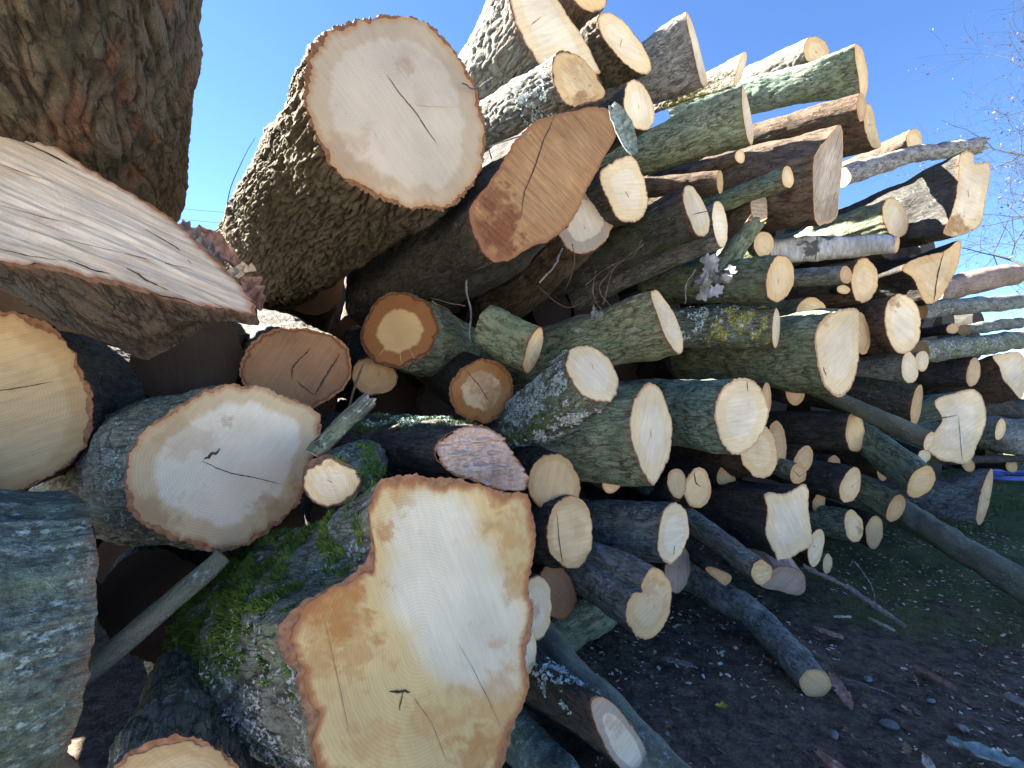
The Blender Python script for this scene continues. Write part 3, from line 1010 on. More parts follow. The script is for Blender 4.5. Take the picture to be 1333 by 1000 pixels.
LS = log('log', (E, 245, 468, 72, 66, 0), (300, 470), .30, 'dark filler log added to block sun under the split log', L=.8, bark='dark', wood='gapshade', phi=15, tb=.003, rim=M_GAPSHADE)  # added to stop a sunbeam; its dark end paints the gap's shade
LQ = log('log', (E, 462, 692, 62, 62, 0), (440, 640), .12, 'dark filler log added to block sun in the gap above the mossy side of the huge butt', L=.9, bark='dark', wood='gapshade', phi=18, tb=.003, rim=M_GAPSHADE)  # added behind the butt against leaking sun, end coloured as shade
LR = log('log', (E, 205, 792, 78, 74, 0), (230, 720), -.1, 'dark filler log added in the black gap behind the straight grey stick', L=.9, bark='dark', wood='gapshade', phi=18, tb=.003, rim=M_GAPSHADE)  # added filler, its near black end standing in for the gap's shade
# crusted log whose sawn end faces away
_d = unit([-.62, -.78, .06])
LM = log('log', (E, 62, 838, 62, 190, 10), None, 0, 'blue green crusted log at the lower left, its sawn end facing away', Z=.98, ddir=_d, L=.7, bark='crust', wood='cream', tb=.006, taper=1.05)
LN = log('log', (E, 80, 1010, 28, 48, -30), (40, 1010), 0, 'small blue grey log in the lower left corner', Z=1.05, phi=60, L=.4, bark='blue', wood='grey', tb=.005)

# ------------------------------------------------------------------ top of the stack
TB = log('log', [(394, 100), (402, 70), (416, 48), (440, 33), (470, 25), (505, 20), (545, 26), (580, 50), (605, 85), (625, 130), (633, 175), (627, 215), (606, 252), (580, 271),
                 (540, 273), (500, 263), (460, 241), (426, 211), (405, 165), (396, 130)], (300, 400), -.30,
         'largest round log end, grey white with one long split, high on the stack', L=1.5, bark='rough', wood='ringed', phi=40, tb=.016, rim=M_RIM, taper=.95, rnd=1.2,
         cracks=[([(502, 97), (520, 122), (537, 142), (555, 168), (571, 190)], 2.4), ([(537, 137), (560, 140), (592, 140)], 1.6, M_RIMT)],
         stains=[(525, 85, 14, .35), (445, 215, 45, .3), (480, 250, 30, .3)])
TC = log('log', [(655, -40), (662, 0), (672, 35), (690, 66), (706, 86), (740, 84), (778, 97), (779, 88), (757, 46), (726, 0), (700, -45), (675, -60)], (520, 280), .22,
         'long pale oblique cut end reaching the top picture edge', L=1.2, bark='ash', wood='white', phi=52, tb=.006)
TD = log('log', (E, 757, -30, 30, 48, -30), (690, 60), .5, 'red brown barked log at the top picture edge behind the oblique cut', L=.8, bark='brown', wood='cream', phi=45, tb=.006)
TE = log('log', [(718, 92), (722, 72), (736, 66), (757, 75), (776, 96), (788, 124), (772, 134), (740, 138), (724, 120)], (600, 190), .0,
         'hollow edged log end on a grey cracked log above the brown cut', L=.7, bark='ash', wood='cream', phi=52, tb=.007, rough=.008, stains=[(760, 133, 16, .9), (745, 85, 14, .4)], rim=M_RIMD)
scatter(TE, 150, 290, .02, .3, 500, M_LICH, .012, 'lichen', thr=.12)
TF = log('log', [(612, 272), (640, 235), (668, 188), (698, 157), (740, 146), (775, 139), (796, 148), (801, 178), (786, 206), (766, 245), (746, 285), (722, 310), (692, 321),
                 (660, 341), (636, 336), (618, 306)], (470, 400), -.22, 'brown sawn log end with a black split and red lower lip', L=1.0, bark='dark', wood='brown', phi=48, tb=.004, rim=M_RIM,
         stains=[(636, 300, 42, 1.0), (655, 330, 26, 1), (640, 255, 18, .7)],
         cracks=[([(722, 150), (708, 180), (696, 215), (682, 248), (677, 285)], 3)])
TG = log('log', (E, 761, 287, 39, 41, 0), (640, 400), .08, 'grey ringed log end half hidden under the brown cut', L=1.0, bark='brown', wood='ringgrey', phi=48, tb=.006)
TH = log('log', [(780, 228), (794, 212), (822, 203), (836, 226), (844, 262), (832, 287), (806, 286), (790, 256)], (700, 300), .0,
         'squarish white log end right of the brown cut', bark='dark', wood='white', tb=.004, phi=45)
TI = log('log', [(777, 24), (786, 15), (800, 19), (820, 37), (838, 62), (848, 84), (843, 97), (825, 92), (800, 70), (783, 46)], (700, 130), .32,
         'tilted cream oval end on a short sunlit log', L=.6, bark='rough', wood='white', phi=48, tb=.004, amp=.6)
TJ = log('log', (E, 831, 138, 19, 34, -18), (760, 190), .12, 'narrow white oval end below the tilted cream one', bark='dark', wood='white', tb=.003, phi=50)
TK = log('log', [(893, 15), (898, 22), (906, 45), (915, 80), (921, 107), (914, 112), (907, 88), (900, 56), (894, 30)], (830, 105), .28,
         'silvery grey log with a thin edge on cut, peaking on the skyline', L=.7, bark='grey', wood='white', tb=.003)
TL = log('log', [(971, 67), (972, 78), (966, 98), (958, 112), (955, 108), (959, 90), (965, 74)], (880, 125), .48,
         'pale grey log behind the yellow mossed one on the skyline', L=.8, bark='ash', wood='white', tb=.003)
scatter(TL, 180, 300, .0, .7, 2500, M_MOSSY, .010, 'moss', thr=-.3)
TM = log('log', [(966, 112), (972, 125), (978, 152), (981, 178), (977, 190), (971, 174), (966, 140)], (860, 192), .08,
         'thick green barked log with a thin edge on cut below the skyline', L=.9, bark='green', wood='white', tb=.003)
TM2 = log('log', (E, 963, 204, 7, 9), (930, 215), .02, 'tiny knob end under the thick green log', L=.35, bark='brown', wood='cream', tb=.002)
TN = log('log', (E, 1062, 66, 16, 19, 0), (1000, 95), .62, 'half round end topping the sunlit log on the skyline', L=.8, bark='ash', wood='cream', phi=58, tb=.003)
TO = log('log', [(1113, 58), (1121, 62), (1128, 84), (1130, 108), (1126, 128), (1120, 124), (1117, 100), (1113, 76)], (1000, 120), .22,
         'long sunlit log with teal side on the skyline', L=1.0, bark='teal', wood='cream', tb=.003)
TP = log('log', [(1118, 122), (1124, 124), (1128, 138), (1125, 155), (1119, 158), (1115, 142)], (1000, 172), .18,
         'grey brown log directly below the teal skyline log', L=.9, bark='brown', wood='tan', tb=.002)
TQ = log('log', [(1124, 136), (1133, 137), (1138, 152), (1142, 172), (1147, 190), (1136, 193), (1128, 176), (1124, 156)], (1080, 182), .3,
         'jagged cream end right of the grey brown log', L=.6, bark='brown', wood='cream', tb=.002, rough=.006)
TR = log('log', [(1060, 204), (1075, 182), (1091, 163), (1097, 172), (1096, 215), (1092, 255), (1088, 284), (1063, 291), (1058, 246)], (990, 245), -.08,
         'tall weathered sawn slab like end in the middle of the right side', L=.8, bark='brown', wood='weathered', tb=.003, stains=[(1075, 275, 20, .5)])
TS = log('log', (E, 1025, 231, 8, 15, -8), (960, 256), -.18, 'slim green branch sticking out with a small cream end', L=.5, bark='green', wood='cream', tb=.002)
TT = log('log', (E, 937, 237, 4.5, 15, 0), (900, 240), .05, 'thin upright strip of cut wood under the thick green log', L=.5, bark='brown', wood='gold', tb=.0015)
TU = log('log', [(889, 250), (894, 241), (904, 246), (915, 262), (924, 288), (919, 306), (906, 306), (897, 286), (890, 266)], (810, 320), -.06,
         'notched cream end on a log with dark moss', L=.9, bark='dark', wood='white', tb=.003, cracks=[([(901, 280), (912, 277), (922, 276)], 2)])
scatter(TU, 120, 320, .02, .6, 3600, M_MOSS2, .010, 'moss', thr=-.02)
TV = log('log', (E, 937, 292, 10, 30, -8), (880, 320), .02, 'slender cream oval right beside the notched end', L=.7, bark='grey', wood='white', tb=.002)
TW = log('log', [(977, 264), (986, 259), (997, 257), (998, 284), (990, 292), (982, 288)], (950, 290), .1, 'small greyish stub end below the slim green branch', L=.4, bark='brown', wood='weathered', tb=.002)
TX = log('log', (E, 1015, 363, 19, 30, 6), (890, 372), -.22, 'mossy forked log with round cream end', L=.6, bark='green', wood='cream', phi=56, tb=.003)
scatter(TX, 60, 150, .02, .4, 2200, M_MOSS, .009, 'moss', thr=.0)
TY = log('log', (E, 994, 318, 14, 16), (960, 330), -.02, 'small round end tucked behind the mossy fork', L=.5, bark='green', wood='cream', phi=40, tb=.002)
TZ = log('log', (E, 1165, 284, 16, 27, -12), (1080, 310), .0, 'moss green log with leaf shaped cream end', L=.7, bark='green', wood='white', tb=.002)
UA = log('log', [(1250, 200), (1266, 199), (1269, 212), (1288, 213), (1287, 240), (1281, 272), (1277, 292), (1262, 302), (1245, 308), (1228, 304), (1235, 285), (1243, 262), (1247, 232)],
         (1120, 300), -.30, 'large dark log with notched pale end jutting against the sky', L=.9, bark='dark', wood='white', phi=62, tb=.003, rough=.003, stains=[(1246, 298, 22, .9)], taper=.95)
UC = log('log', (E, 1190, 183, 11, 15, 0), (1140, 205), .32, 'small round end on the skyline beside the birch branch', L=.6, bark='brown', wood='cream', phi=50, tb=.002)
UD = log('log', [(1174, 352), (1182, 341), (1200, 334), (1230, 326), (1250, 313), (1247, 345), (1232, 375), (1222, 390), (1207, 396), (1197, 382), (1188, 362)], (1130, 375), -.08,
         'pale wedge shaped end below the large notched log', L=.5, bark='dark', wood='cream', phi=58, tb=.003, cracks=[([(1228, 326), (1220, 360), (1215, 392)], 3)], stains=[(1205, 350, 30, .25)])
UE = log('log', (E, 1125, 365, 17, 30, 6), (1070, 375), -.06, 'cream oval end right of the thin blue stick', L=.6, bark='brown', wood='cream', tb=.004, rim=M_RIM)
UF = log('log', (E, 1101, 358, 8, 12, 0), (1035, 362), -.22, 'thin blue grey stick with a small tan end', L=.35, bark='blue', wood='tan', tb=.002, phi=66)
UG = log('log', (E, 1098, 377, 9, 6, 0), (1060, 380), -.1, 'tiny cream sliver under the thin blue stick', L=.3, bark='dark', wood='cream', tb=.0015)
UH = log('log', (E, 1057, 407, 21, 19, 0), (1000, 410), .06, 'half hidden round end above the tall white end', L=.7, bark='green', wood='cream', phi=45, tb=.003)
UI = log('log', [(1061, 440), (1068, 420), (1080, 409), (1097, 403), (1117, 405), (1119, 440), (1116, 478), (1106, 507), (1091, 517), (1075, 505), (1066, 482)], (980, 460), -.25,
         'tall white cut end with tan rim right of the yellow lichen log', L=.7, bark='green', wood='white', phi=58, tb=.004, rim=M_RIMT, cracks=[([(1071, 478), (1075, 490)], 3)], stains=[(1075, 408, 14, .4)])
UJ = log('log', (E, 1121, 435, 11, 28, -4), (1080, 440), -.08, 'tan strip of an end behind the tall white one', L=.6, bark='brown', wood='tan', tb=.002)
UK = log('log', (E, 1175, 421, 25, 38, -8), (1110, 430), -.20, 'broad cream oval end with small hollow near its top', L=.6, bark='brown', wood='white', phi=52, tb=.004, stains=[(1163, 392, 9, .8)])
UL = log('log', (E, 1184, 479, 11, 21, 0), (1110, 484), -.15, 'left one of two touching white ends', L=.5, bark='blue', wood='white', phi=62, tb=.002)
UM = log('log', (E, 1200, 470, 9, 14, 0), (1180, 474), -.12, 'right one of two touching white ends', L=.4, bark='blue', wood='white', phi=40, tb=.002)
UN = log('log', (E, 1267, 485, 9, 19, 5), (1190, 488), -.1, 'dark log with narrow orange end near the right edge', L=.6, bark='dark', wood='gold', phi=66, tb=.002)
UO = log('log', [(1292, 463), (1310, 460), (1327, 459), (1336, 476), (1334, 505), (1329, 520), (1318, 508), (1306, 494), (1300, 478)], (1255, 500), -.1,
         'angular cream end touching the right picture edge', L=.5, bark='brown', wood='white', phi=58, tb=.002, stains=[(1300, 500, 12, .5)])
UP = log('log', [(1206, 584), (1214, 566), (1226, 546), (1216, 522), (1240, 512), (1266, 507), (1280, 520), (1283, 550), (1272, 580), (1260, 603), (1240, 602), (1222, 598)], (1150, 565), -.25,
         'large split white end with flat side darkened for its shade on the lower right', L=.5, bark='teal', wood='white', phi=58, tb=.002, stains=[(1225, 570, 26, .25)],  # faint stain puts the shade of the left facet into the colour
         cracks=[([(1195, 553), (1222, 546), (1246, 540)], 2), ([(1247, 540), (1249, 570), (1252, 600)], 1.2)])
UQ = log('log', (E, 1193, 528, 7, 27, 10), (1120, 516), -.18, 'mossy dark green log with thin orange end', L=.5, bark='dark', wood='tan', tb=.002)
scatter(UQ, 30, 170, .0, .35, 2000, M_MOSS, .009, 'moss', thr=-.1)
UR = log('log', (E, 1209, 574, 6, 13, 25), (1100, 524), -.42, 'straight teal pole slanting down across the right side', L=.6, bark='smooth', wood='white', tb=.0015, taper=1.05)
US = log('log', (E, 1113, 563, 13, 26, -6), (1050, 560), .0, 'dark log with small gold end under the teal pole', L=.5, bark='dark', wood='gold', tb=.002)
UT = log('log', [(1180, 640), (1184, 622), (1197, 609), (1212, 607), (1218, 622), (1210, 639), (1196, 647), (1185, 647)], (1130, 575), -.35,
         'stout dark teal log slanting to a round cream end', L=.5, bark='teal', wood='cream', phi=52, tb=.003)
UU = log('log', (E, 1282, 648, 7, 38, 14), (1190, 645), -.20, 'thick blue grey log with edge on cut at the right foot of the stack', L=.6, bark='blue', wood='tan', tb=.003)
UV = log('log', (E, 1107, 632, 13, 24, 14), (1050, 618), -.18, 'dark log with upright cream oval right of the star shaped end', L=.5, bark='dark', wood='cream', phi=56, tb=.002)
UW = log('log', (E, 1166, 662, 10, 20, 28), (1110, 632), -.2, 'low green log with narrow tan end below the stout teal one', L=.5, bark='green', wood='tan', phi=58, tb=.002)
UX = log('log', (E, 1111, 685, 12, 22, -6), (1060, 676), -.15, 'left one of the two lowest cream ends near the moss', L=.5, bark='teal', wood='cream', tb=.002, phi=55, stains=[(1122, 690, 8, .7)])
UY = log('log', (E, 1138, 693, 12, 21, 6), (1110, 680), -.12, 'right one of the two lowest cream ends near the moss', L=.5, bark='dark', wood='gold', tb=.002, phi=40)
UZ = log('log', (E, 1203, 594, 9, 8, 0), (1180, 585), -.2, 'tiny white end peeking out below the teal pole', L=.3, bark='dark', wood='white', tb=.001)

# ------------------------------------------------------------------ middle and foot of the stack
VA = log('log', [(847, 382), (853, 377), (864, 388), (877, 408), (888, 438), (888, 458), (881, 460), (868, 442), (855, 410)], (720, 458), -.10,
         'thick olive log with a narrow slanting cream end in the middle', L=.8, bark='green', wood='white', tb=.003, taper=.95)
VB = log('log', (E, 1010, 427, 5, 27, 3), (880, 428), -.12, 'log blotched with yellow and blue lichen, end seen edge on', L=.6, bark='lichen', wood='white', tb=.002, taper=1.25)
scatter(VB, 60, 250, .02, .34, 2600, M_MOSSY, .010, 'lichen', name='lichen', thr=.08)
scatter(VB, 40, 220, .02, .5, 1600, M_LICH, .010, 'lichen', thr=.05)
VC = log('log', [(930, 535), (936, 512), (950, 498), (967, 492), (985, 499), (997, 520), (1000, 543), (988, 572), (967, 591), (948, 587), (935, 564)], (800, 532), -.22,
         'teal barked log with broad white pear shaped end', L=.8, bark='teal', wood='white', phi=52, tb=.004, rim=M_RIMT, cracks=[([(972, 497), (973, 510)], 2)])
VD = log('log', [(819, 548), (826, 520), (843, 499), (860, 507), (872, 540), (875, 565), (870, 598), (858, 622), (849, 631), (836, 613), (824, 582)], (700, 575), -.28,
         'green barked log with tall pointed cream oval end', L=.75, bark='green', wood='white', phi=62, tb=.004, rim=M_RIM, cracks=[([(846, 558), (847, 572)], 1.5)], taper=.95)
VE = log('log', (E, 988, 588, 25, 34, 0), (930, 590), -.08, 'cream oval end overlapped by the pear shaped one', L=.6, bark='brown', wood='cream', phi=42, tb=.003, rim=M_RIM)
VF = log('log', (E, 1012, 577, 12, 29, -5), (985, 585), .0, 'tan crescent end behind the overlapped cream oval', L=.6, bark='brown', wood='tan', phi=40, tb=.002)
VG = log('log', (E, 997, 520, 7, 22, 0), (980, 520), -.12, 'thin tan crescent at the shoulder of the pear shaped end', L=.5, bark='brown', wood='tan', tb=.002, phi=40)
VH = log('log', [(1032, 604), (1040, 586), (1052, 580), (1058, 590), (1056, 606), (1048, 614), (1038, 612)], (1000, 592), -.05, 'pale bent stub right of the tan crescent', L=.35, bark='brown', wood='tan', phi=45, tb=.002)
VI = log('log', (E, 1039, 617, 11, 13, 0), (1010, 606), -.14, 'small round end with curled cracks above the star shaped end', L=.4, bark='green', wood='tan', phi=45, tb=.0025, cracks=[([(1032, 612), (1040, 620), (1046, 616)], 1.5)])
VJ = log('log', (E, 908, 636, 18, 26, 10), (880, 640), -.05, 'tan oval with a dark split below the pear shaped end', L=.5, bark='dark', wood='gold', phi=35, tb=.003, rim=M_RIM, cracks=[([(903, 615), (906, 628), (911, 634)], 3)])
VK = log('log', (E, 881, 629, 13, 19, -8), (870, 640), -.12, 'smaller tan oval touching the one with the dark split', L=.5, bark='dark', wood='gold', phi=35, tb=.002, rim=M_RIM)
VL = log('log', (E, 799, 542, 7, 21, 0), (780, 545), -.2, 'thin cream crescent between the lichen log and the pointed oval', L=.4, bark='brown', wood='gold', phi=45, tb=.002, rim=M_RIM)
VM = log('log', (E, 796, 628, 13, 14, 0), (780, 620), -.12, 'small orange half disc under the green barked log', L=.4, bark='brown', wood='gold', phi=30, tb=.002, rim=M_RIM)
VN = log('log', (E, 721, 630, 35, 37, 0), (690, 615), -.16, 'orange tan half disc under the green barked log', L=.6, bark='dark', wood='gold', phi=25, tb=.005, rim=M_RIM)
VO = log('log', (E, 742, 693, 31, 46, 4), (700, 690), -.22, 'tan oval end with a straight vertical split', L=.6, bark='dark', wood='gold', phi=44, tb=.004, rim=M_RIM, cracks=[([(724, 668), (726, 690), (729, 715), (732, 736)], 2)], hearts=[(750, 695, 30, 1)])
VP = log('log', [(856, 712), (858, 685), (866, 662), (880, 655), (892, 664), (897, 690), (890, 715), (876, 734), (866, 732), (859, 724)], (770, 682), -.26,
         'dark blue log with white oval end low in the middle', L=.7, bark='blue', wood='white', phi=56, tb=.003, rim=M_RIMT, cracks=[([(876, 722), (878, 710)], 2)])
VQ = log('log', [(815, 808), (816, 790), (824, 772), (836, 770), (834, 760), (846, 741), (860, 742), (872, 758), (874, 785), (864, 815), (846, 832), (828, 828)], (755, 735), -.45,
         'lowest blue log with notched cream oval end above bare soil', L=.7, bark='blue', wood='cream', phi=50, tb=.003, rim=M_RIM, stains=[(848, 760, 14, .4)])
VR = log('log', (E, 882, 742, 16, 31, 6), (850, 730), -.05, 'greyish shaded end behind the notched cream oval', L=.5, bark='dark', wood='grey', phi=40, tb=.002)
VS = log('log', (E, 724, 771, 25, 37, -4), (700, 760), -.15, 'dull brown oval end low beside the huge butt', L=.5, bark='brown', wood='redbrown', phi=35, tb=.004, rim=M_RIM)
VT = log('log', (E, 698, 790, 20, 44, 0), (680, 780), -.40, 'pinkish pale end peeking out beside the huge butt', L=.4, bark='dark', wood='white', phi=35, tb=.003, stains=[(692, 795, 12, .6)])
VU = log('log', (E, 687, 848, 12, 31, 0), (670, 840), -.48, 'pale sliver of an end below the pinkish one', L=.35, bark='dark', wood='white', phi=35, tb=.002)
VV = log('log', [(995, 645), (1003, 640), (1016, 643), (1032, 638), (1047, 630), (1053, 640), (1053, 665), (1056, 690), (1058, 709), (1042, 718), (1016, 733), (1008, 720), (996, 693), (999, 668)],
         (900, 655), -.28, 'star shaped white end with jagged corners on a black log', L=.7, bark='dark', wood='white', phi=50, tb=.003, rim=M_RIMT)
VW = log('log', (E, 991, 745, 13, 17, 10), (905, 682), -.42, 'dark slanting log with small ragged cream end', L=.6, bark='blue', wood='cream', phi=60, tb=.003, rough=.008, rim=M_RIM)
VX = log('log', [(990, 762), (1005, 742), (1022, 737), (1045, 746), (1049, 764), (1040, 775), (1020, 771)], (1000, 725), -.3, 'pinkish barkless stub under the star shaped end', L=.35, bark='pink', wood='grey', phi=50, tb=.002)
VY = log('log', [(918, 741), (928, 738), (952, 750), (945, 762), (934, 756)], (900, 720), -.2, 'small tan wedge left of the ragged cream end', L=.3, bark='dark', wood='tan', phi=45, tb=.0015)
VZ = log('log', (E, 1062, 713, 10, 27, 10), (1040, 700), -.25, 'narrow white end at the right corner of the star shaped one', L=.4, bark='brown', wood='white', phi=48, tb=.002)
WA = log('log', (E, 1077, 734, 6, 14, 8), (1045, 724), -.2, 'stubby log with thin cream end above the bark strip', L=.3, bark='brown', wood='cream', tb=.002)
WB = log('log', [(770, 930), (768, 912), (780, 906), (800, 918), (822, 942), (840, 975), (848, 1005), (836, 1018), (812, 1005), (788, 975)], (660, 860), -.75,
         'log on the soil with long oval white end and mottled heart', L=.5, bark='dark', wood='ringgrey', phi=56, tb=.005, rim=M_RIMD, stains=[(800, 945, 14, .35)])
scatter(WB, 60, 150, .05, .4, 900, M_LICH, .009, 'lichen', thr=.16)
scatter(WB, 60, 150, .02, .4, 1600, M_MOSS2, .008, 'moss', thr=.05)

# ------------------------------------------------------------------ filler logs added behind the front row to block light and darken the gaps
def filler_logs():
    eu = np.cross(DLOG, [0, 0, 1.0])
    sky_x = [-400, 180, 250, 335, 420, 600, 700, 900, 1000, 1110, 1230, 1250, 1290, 1340, 1500]
    sky_y = [280, 280, 330, 325, 300, 150, 120, 175, 165, 215, 260, 385, 392, 398, 415]
    proto = {}
    k = 0
    for depth, r, L in ((3.0, .235, 1.5), (4.7, .36, 1.2)):
        z, row = r * .98, 0
        while z < 3.2:
            u = -2.6 + (r if row % 2 else 0)
            while u < 10.5:
                rr = r * (.78 + .27 * RNG.random())
                C = CAM * [1, 1, 0] + DLOG * (depth + RNG.uniform(0, .55)) + eu * (u + RNG.normal(0, .04)) + np.array([0, 0, z + RNG.normal(0, .03)])
                rel = C - CAM
                dz = rel @ FWD
                okk = False
                if dz > .3:
                    px = 666.5 + F_PX * (rel @ RGT) / dz
                    top = 500 - F_PX * ((rel + np.array([0, 0, rr * 1.25])) @ UPV) / dz
                    rgt = px + F_PX * rr * 1.2 / dz
                    lim = max(np.interp(px, sky_x, sky_y), np.interp(rgt, sky_x, sky_y))
                    okk = top > lim and -350 < px < 1440
                if okk:
                    key = (k % 5) if depth < 4 else 5 + k % 2
                    k += 1
                    ex, ey, ez = frame(DLOG + np.array([RNG.normal(0, .07), 0, RNG.normal(0, .04)]))
                    if key not in proto:
                        N, M = 40, 26
                        th = np.linspace(0, 2 * math.pi, N, endpoint=False)
                        s = np.linspace(0, L, M)
                        S, T = np.meshgrid(s, th, indexing='ij')
                        X, Y = np.cos(T), np.sin(T)
                        h, am = bark_height('dark', X * r, Y * r, S, key * 3.1)
                        f = r * .97 + (h - .7) * .008 + fbm(np.stack([X, Y, S * 3], -1) + key * 5, 3) * .012
                        V = np.stack([X * f, Y * f, -S], -1)
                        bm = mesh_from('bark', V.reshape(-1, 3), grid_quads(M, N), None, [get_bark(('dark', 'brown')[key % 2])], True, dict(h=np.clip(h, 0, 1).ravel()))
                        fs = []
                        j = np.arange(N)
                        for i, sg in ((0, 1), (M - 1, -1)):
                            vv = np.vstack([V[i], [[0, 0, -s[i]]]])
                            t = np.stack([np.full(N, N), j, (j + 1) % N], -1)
                            fs.append(mesh_from('cut_face', vv, None, t if sg > 0 else t[:, ::-1], [wood_mat('gapshade')], True,
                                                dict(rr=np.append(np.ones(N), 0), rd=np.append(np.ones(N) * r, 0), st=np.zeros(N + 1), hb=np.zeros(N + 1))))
                        proto[key] = (bm, fs)
                    root = empty('log', C, ex, ey, ez)
                    root.scale = (rr / r, rr / r, 1)
                    tag(root, 'dark filler log added inside the stack to close gaps and block light', 'log', 'filler logs added to darken the gaps')
                    bm, fs = proto[key]
                    add('bark', bm, root)
                    for fme in fs:
                        add('cut_face', fme, root)
                u += 2 * r * 1.0
            z += r * 1.76
            row += 1
    print('inner logs', k)


filler_logs()


def zf(px, py, o=0.0):
    return at(px, py, zface(px, py, o))


# ------------------------------------------------------------------ poles and branches
stick('branch', [at(95, 895, 1.06), at(190, 812, 1.12), at(292, 724, 1.22)], [.022, .025, .024],
      'straight grey stick slanting across the dark gap at the lower left', bark='smooth', wood='orange', ends=('broken', 'cut'))
stick('branch', [at(408, 592, 1.22), at(436, 562, 1.25), at(472, 528, 1.28)], [.027, .024, .021], 'short broken lichened branch above the small round end',
      bark='lichen', wood='pinkrough', ends=('cut', 'broken'))
stick('twig', [at(455, 528, 1.3), at(463, 500, 1.32), at(473, 473, 1.33)], [.004, .0035, .003], 'thin brown twig rising beside the broken branch', bark='brown', cat='twig', n=8)
stick('birch_log', [at(1168, 317, zface(1168, 317, -.25)), at(1100, 322, zface(1100, 322, -.05) + .12), at(1000, 328, zface(1000, 328, .2) + .2)], [.05, .075, .085],
      'white birch log with black dashes lying level', bark='birch', wood='tan', cat='log', group=None, n=36, step=.012, ends=('cut', 'cut'))
stick('birch_branch', [at(1268, 190, zface(1268, 190, -.12)), at(1225, 196, zface(1225, 196, -.05)), at(1170, 206, zface(1170, 206, .02)), at(1095, 232, zface(1095, 232, .12))],
      [.062, .058, .062, .068], 'grey birch branch arching over the large notched log', bark='grey', wood='grey', cat='branch', n=30, step=.012, ends=('broken', 'cut'))
stick('split_log', [zf(1318, 358, .22), zf(1280, 364, .3), zf(1212, 382, .45)], [.105, .115, .12], 'pinkish barkless split log near the right edge against the sky', bark='pink', wood='grey', cat='log', n=10, step=.03)
stick('log', [zf(1360, 389, -.12), zf(1290, 396, -.05), zf(1195, 404, .1)], [.062, .066, .07], 'long level dark pole running out of the right edge below the split log', bark='blue', cat='log', n=26, step=.02)
stick('log', [zf(1360, 440, -.15), zf(1290, 447, -.1), zf(1195, 458, .05)], [.078, .08, .085], 'level lichen spotted log running out of the right edge', bark='lichen', cat='log', n=28, step=.02)
stick('log', [zf(1327, 421, .05), zf(1290, 425, .1), zf(1255, 430, .15)], [.05, .05, .05], 'short blue grey log between the two level poles', bark='blue', wood='cream', cat='log', n=22, step=.02)
stick('log', [zf(1375, 571, -.1), zf(1320, 568, -.1), zf(1270, 564, .1)], [.155, .155, .15], 'level blue log with a stub at the right edge', bark='blue', wood='tan', cat='log', n=32, step=.02)
stick('log', [zf(1375, 533, .0), zf(1320, 534, .05), zf(1240, 536, .2)], [.115, .115, .115], 'dark log lying under the angular cream end at the right edge', bark='dark', wood='tan', cat='log', n=28, step=.02)
stick('branch', [zf(1375, 597, -.15), zf(1320, 597, -.1), zf(1250, 599, .0)], [.03, .032, .034], 'thin dark pole running level above the blue hose', bark='dark', wood='tan', cat='branch', n=18, step=.02)
for (q, tl, oo, lab, bk, wd) in (
        ((E, 1240, 428, 8, 7), (1210, 432), .05, 'small tan end between the level poles near the right edge', 'dark', 'gold'),
        ((E, 1085, 606, 9, 13, 8), (1050, 600), .0, 'small shaded tan end left of the stout teal log', 'dark', 'tan'),
        ((E, 1150, 612, 9, 13, 8), (1110, 600), .05, 'shaded brown end above the low green log', 'brown', 'tan'),
        ((E, 1238, 484, 9, 13, 0), (1200, 484), .1, 'shaded tan end left of the narrow orange one', 'dark', 'tan'),
        ((E, 1290, 590, 8, 10, 0), (1262, 588), .05, 'shaded small end above the thin level pole', 'dark', 'tan'),
        ((E, 1066, 655, 8, 14, 6), (1040, 650), .05, 'shaded narrow end just right of the star shaped one', 'dark', 'tan'),
        ((E, 945, 622, 12, 15, 0), (920, 615), .1, 'shaded brown end between the split tan oval and the star shaped end', 'dark', 'tan'),
        ((E, 1035, 512, 13, 15, 0), (1000, 505), .1, 'shaded brown end below the tall white one', 'dark', 'tan'),
        ((E, 1150, 455, 10, 16, 0), (1120, 455), .05, 'shaded tan end left of the two touching white ones', 'dark', 'tan')):
    log('log', q, tl, oo, lab, L=.5, bark=bk, wood=wd, phi=48, tb=.002)
log('log', (E, 1302, 559, 7, 14, 10), (1280, 560), -.25, 'little cream stub end on the level blue log', L=.25, bark='teal', wood='cream', phi=50, tb=.002)
log('log', (E, 1261, 606, 9, 8), (1250, 600), -.1, 'small round tan end under the large split white end', L=.3, bark='dark', wood='gold', phi=35, tb=.002, group=PILE)
log('log', (E, 1317, 607, 8, 8), (1290, 600), .1, 'small square cream end above the blue hose', L=.4, bark='dark', wood='cream', phi=55, tb=.001, group=PILE)
stick('log', [on_ground(1062, 888, .055), on_ground(985, 808, .085), on_ground(890, 742, .16)], [.058, .066, .075], 'crooked blue lichened pole lying on the soil with sawn tip',
      bark='blue', wood='gold', cat='log', n=30, step=.012, wob=.6)
stick('log', [on_ground(1395, 800, .08), (on_ground(1395, 800, .08) + at(1165, 662, 3.3)) / 2, at(1165, 662, 3.3)], [.075, .08, .085], 'smooth grey green pole lying on the moss at the right foot', bark='smooth', wood='tan', cat='log', n=34, step=.02, wob=.05)
stick('log', [on_ground(905, 1040, .05), on_ground(790, 925, .08), at(690, 812, 2.0)], [.055, .06, .06], 'pale green pole passing behind the mottled white end', bark='smooth', wood='tan', cat='log', n=28, step=.012)
stick('log', [on_ground(745, 1050, .07), on_ground(690, 980, .07), on_ground(640, 920, .09)], [.07, .07, .07], 'blue grey lichened log under the huge butt at the lower edge', bark='crust', wood='tan', cat='log', n=28, step=.012)
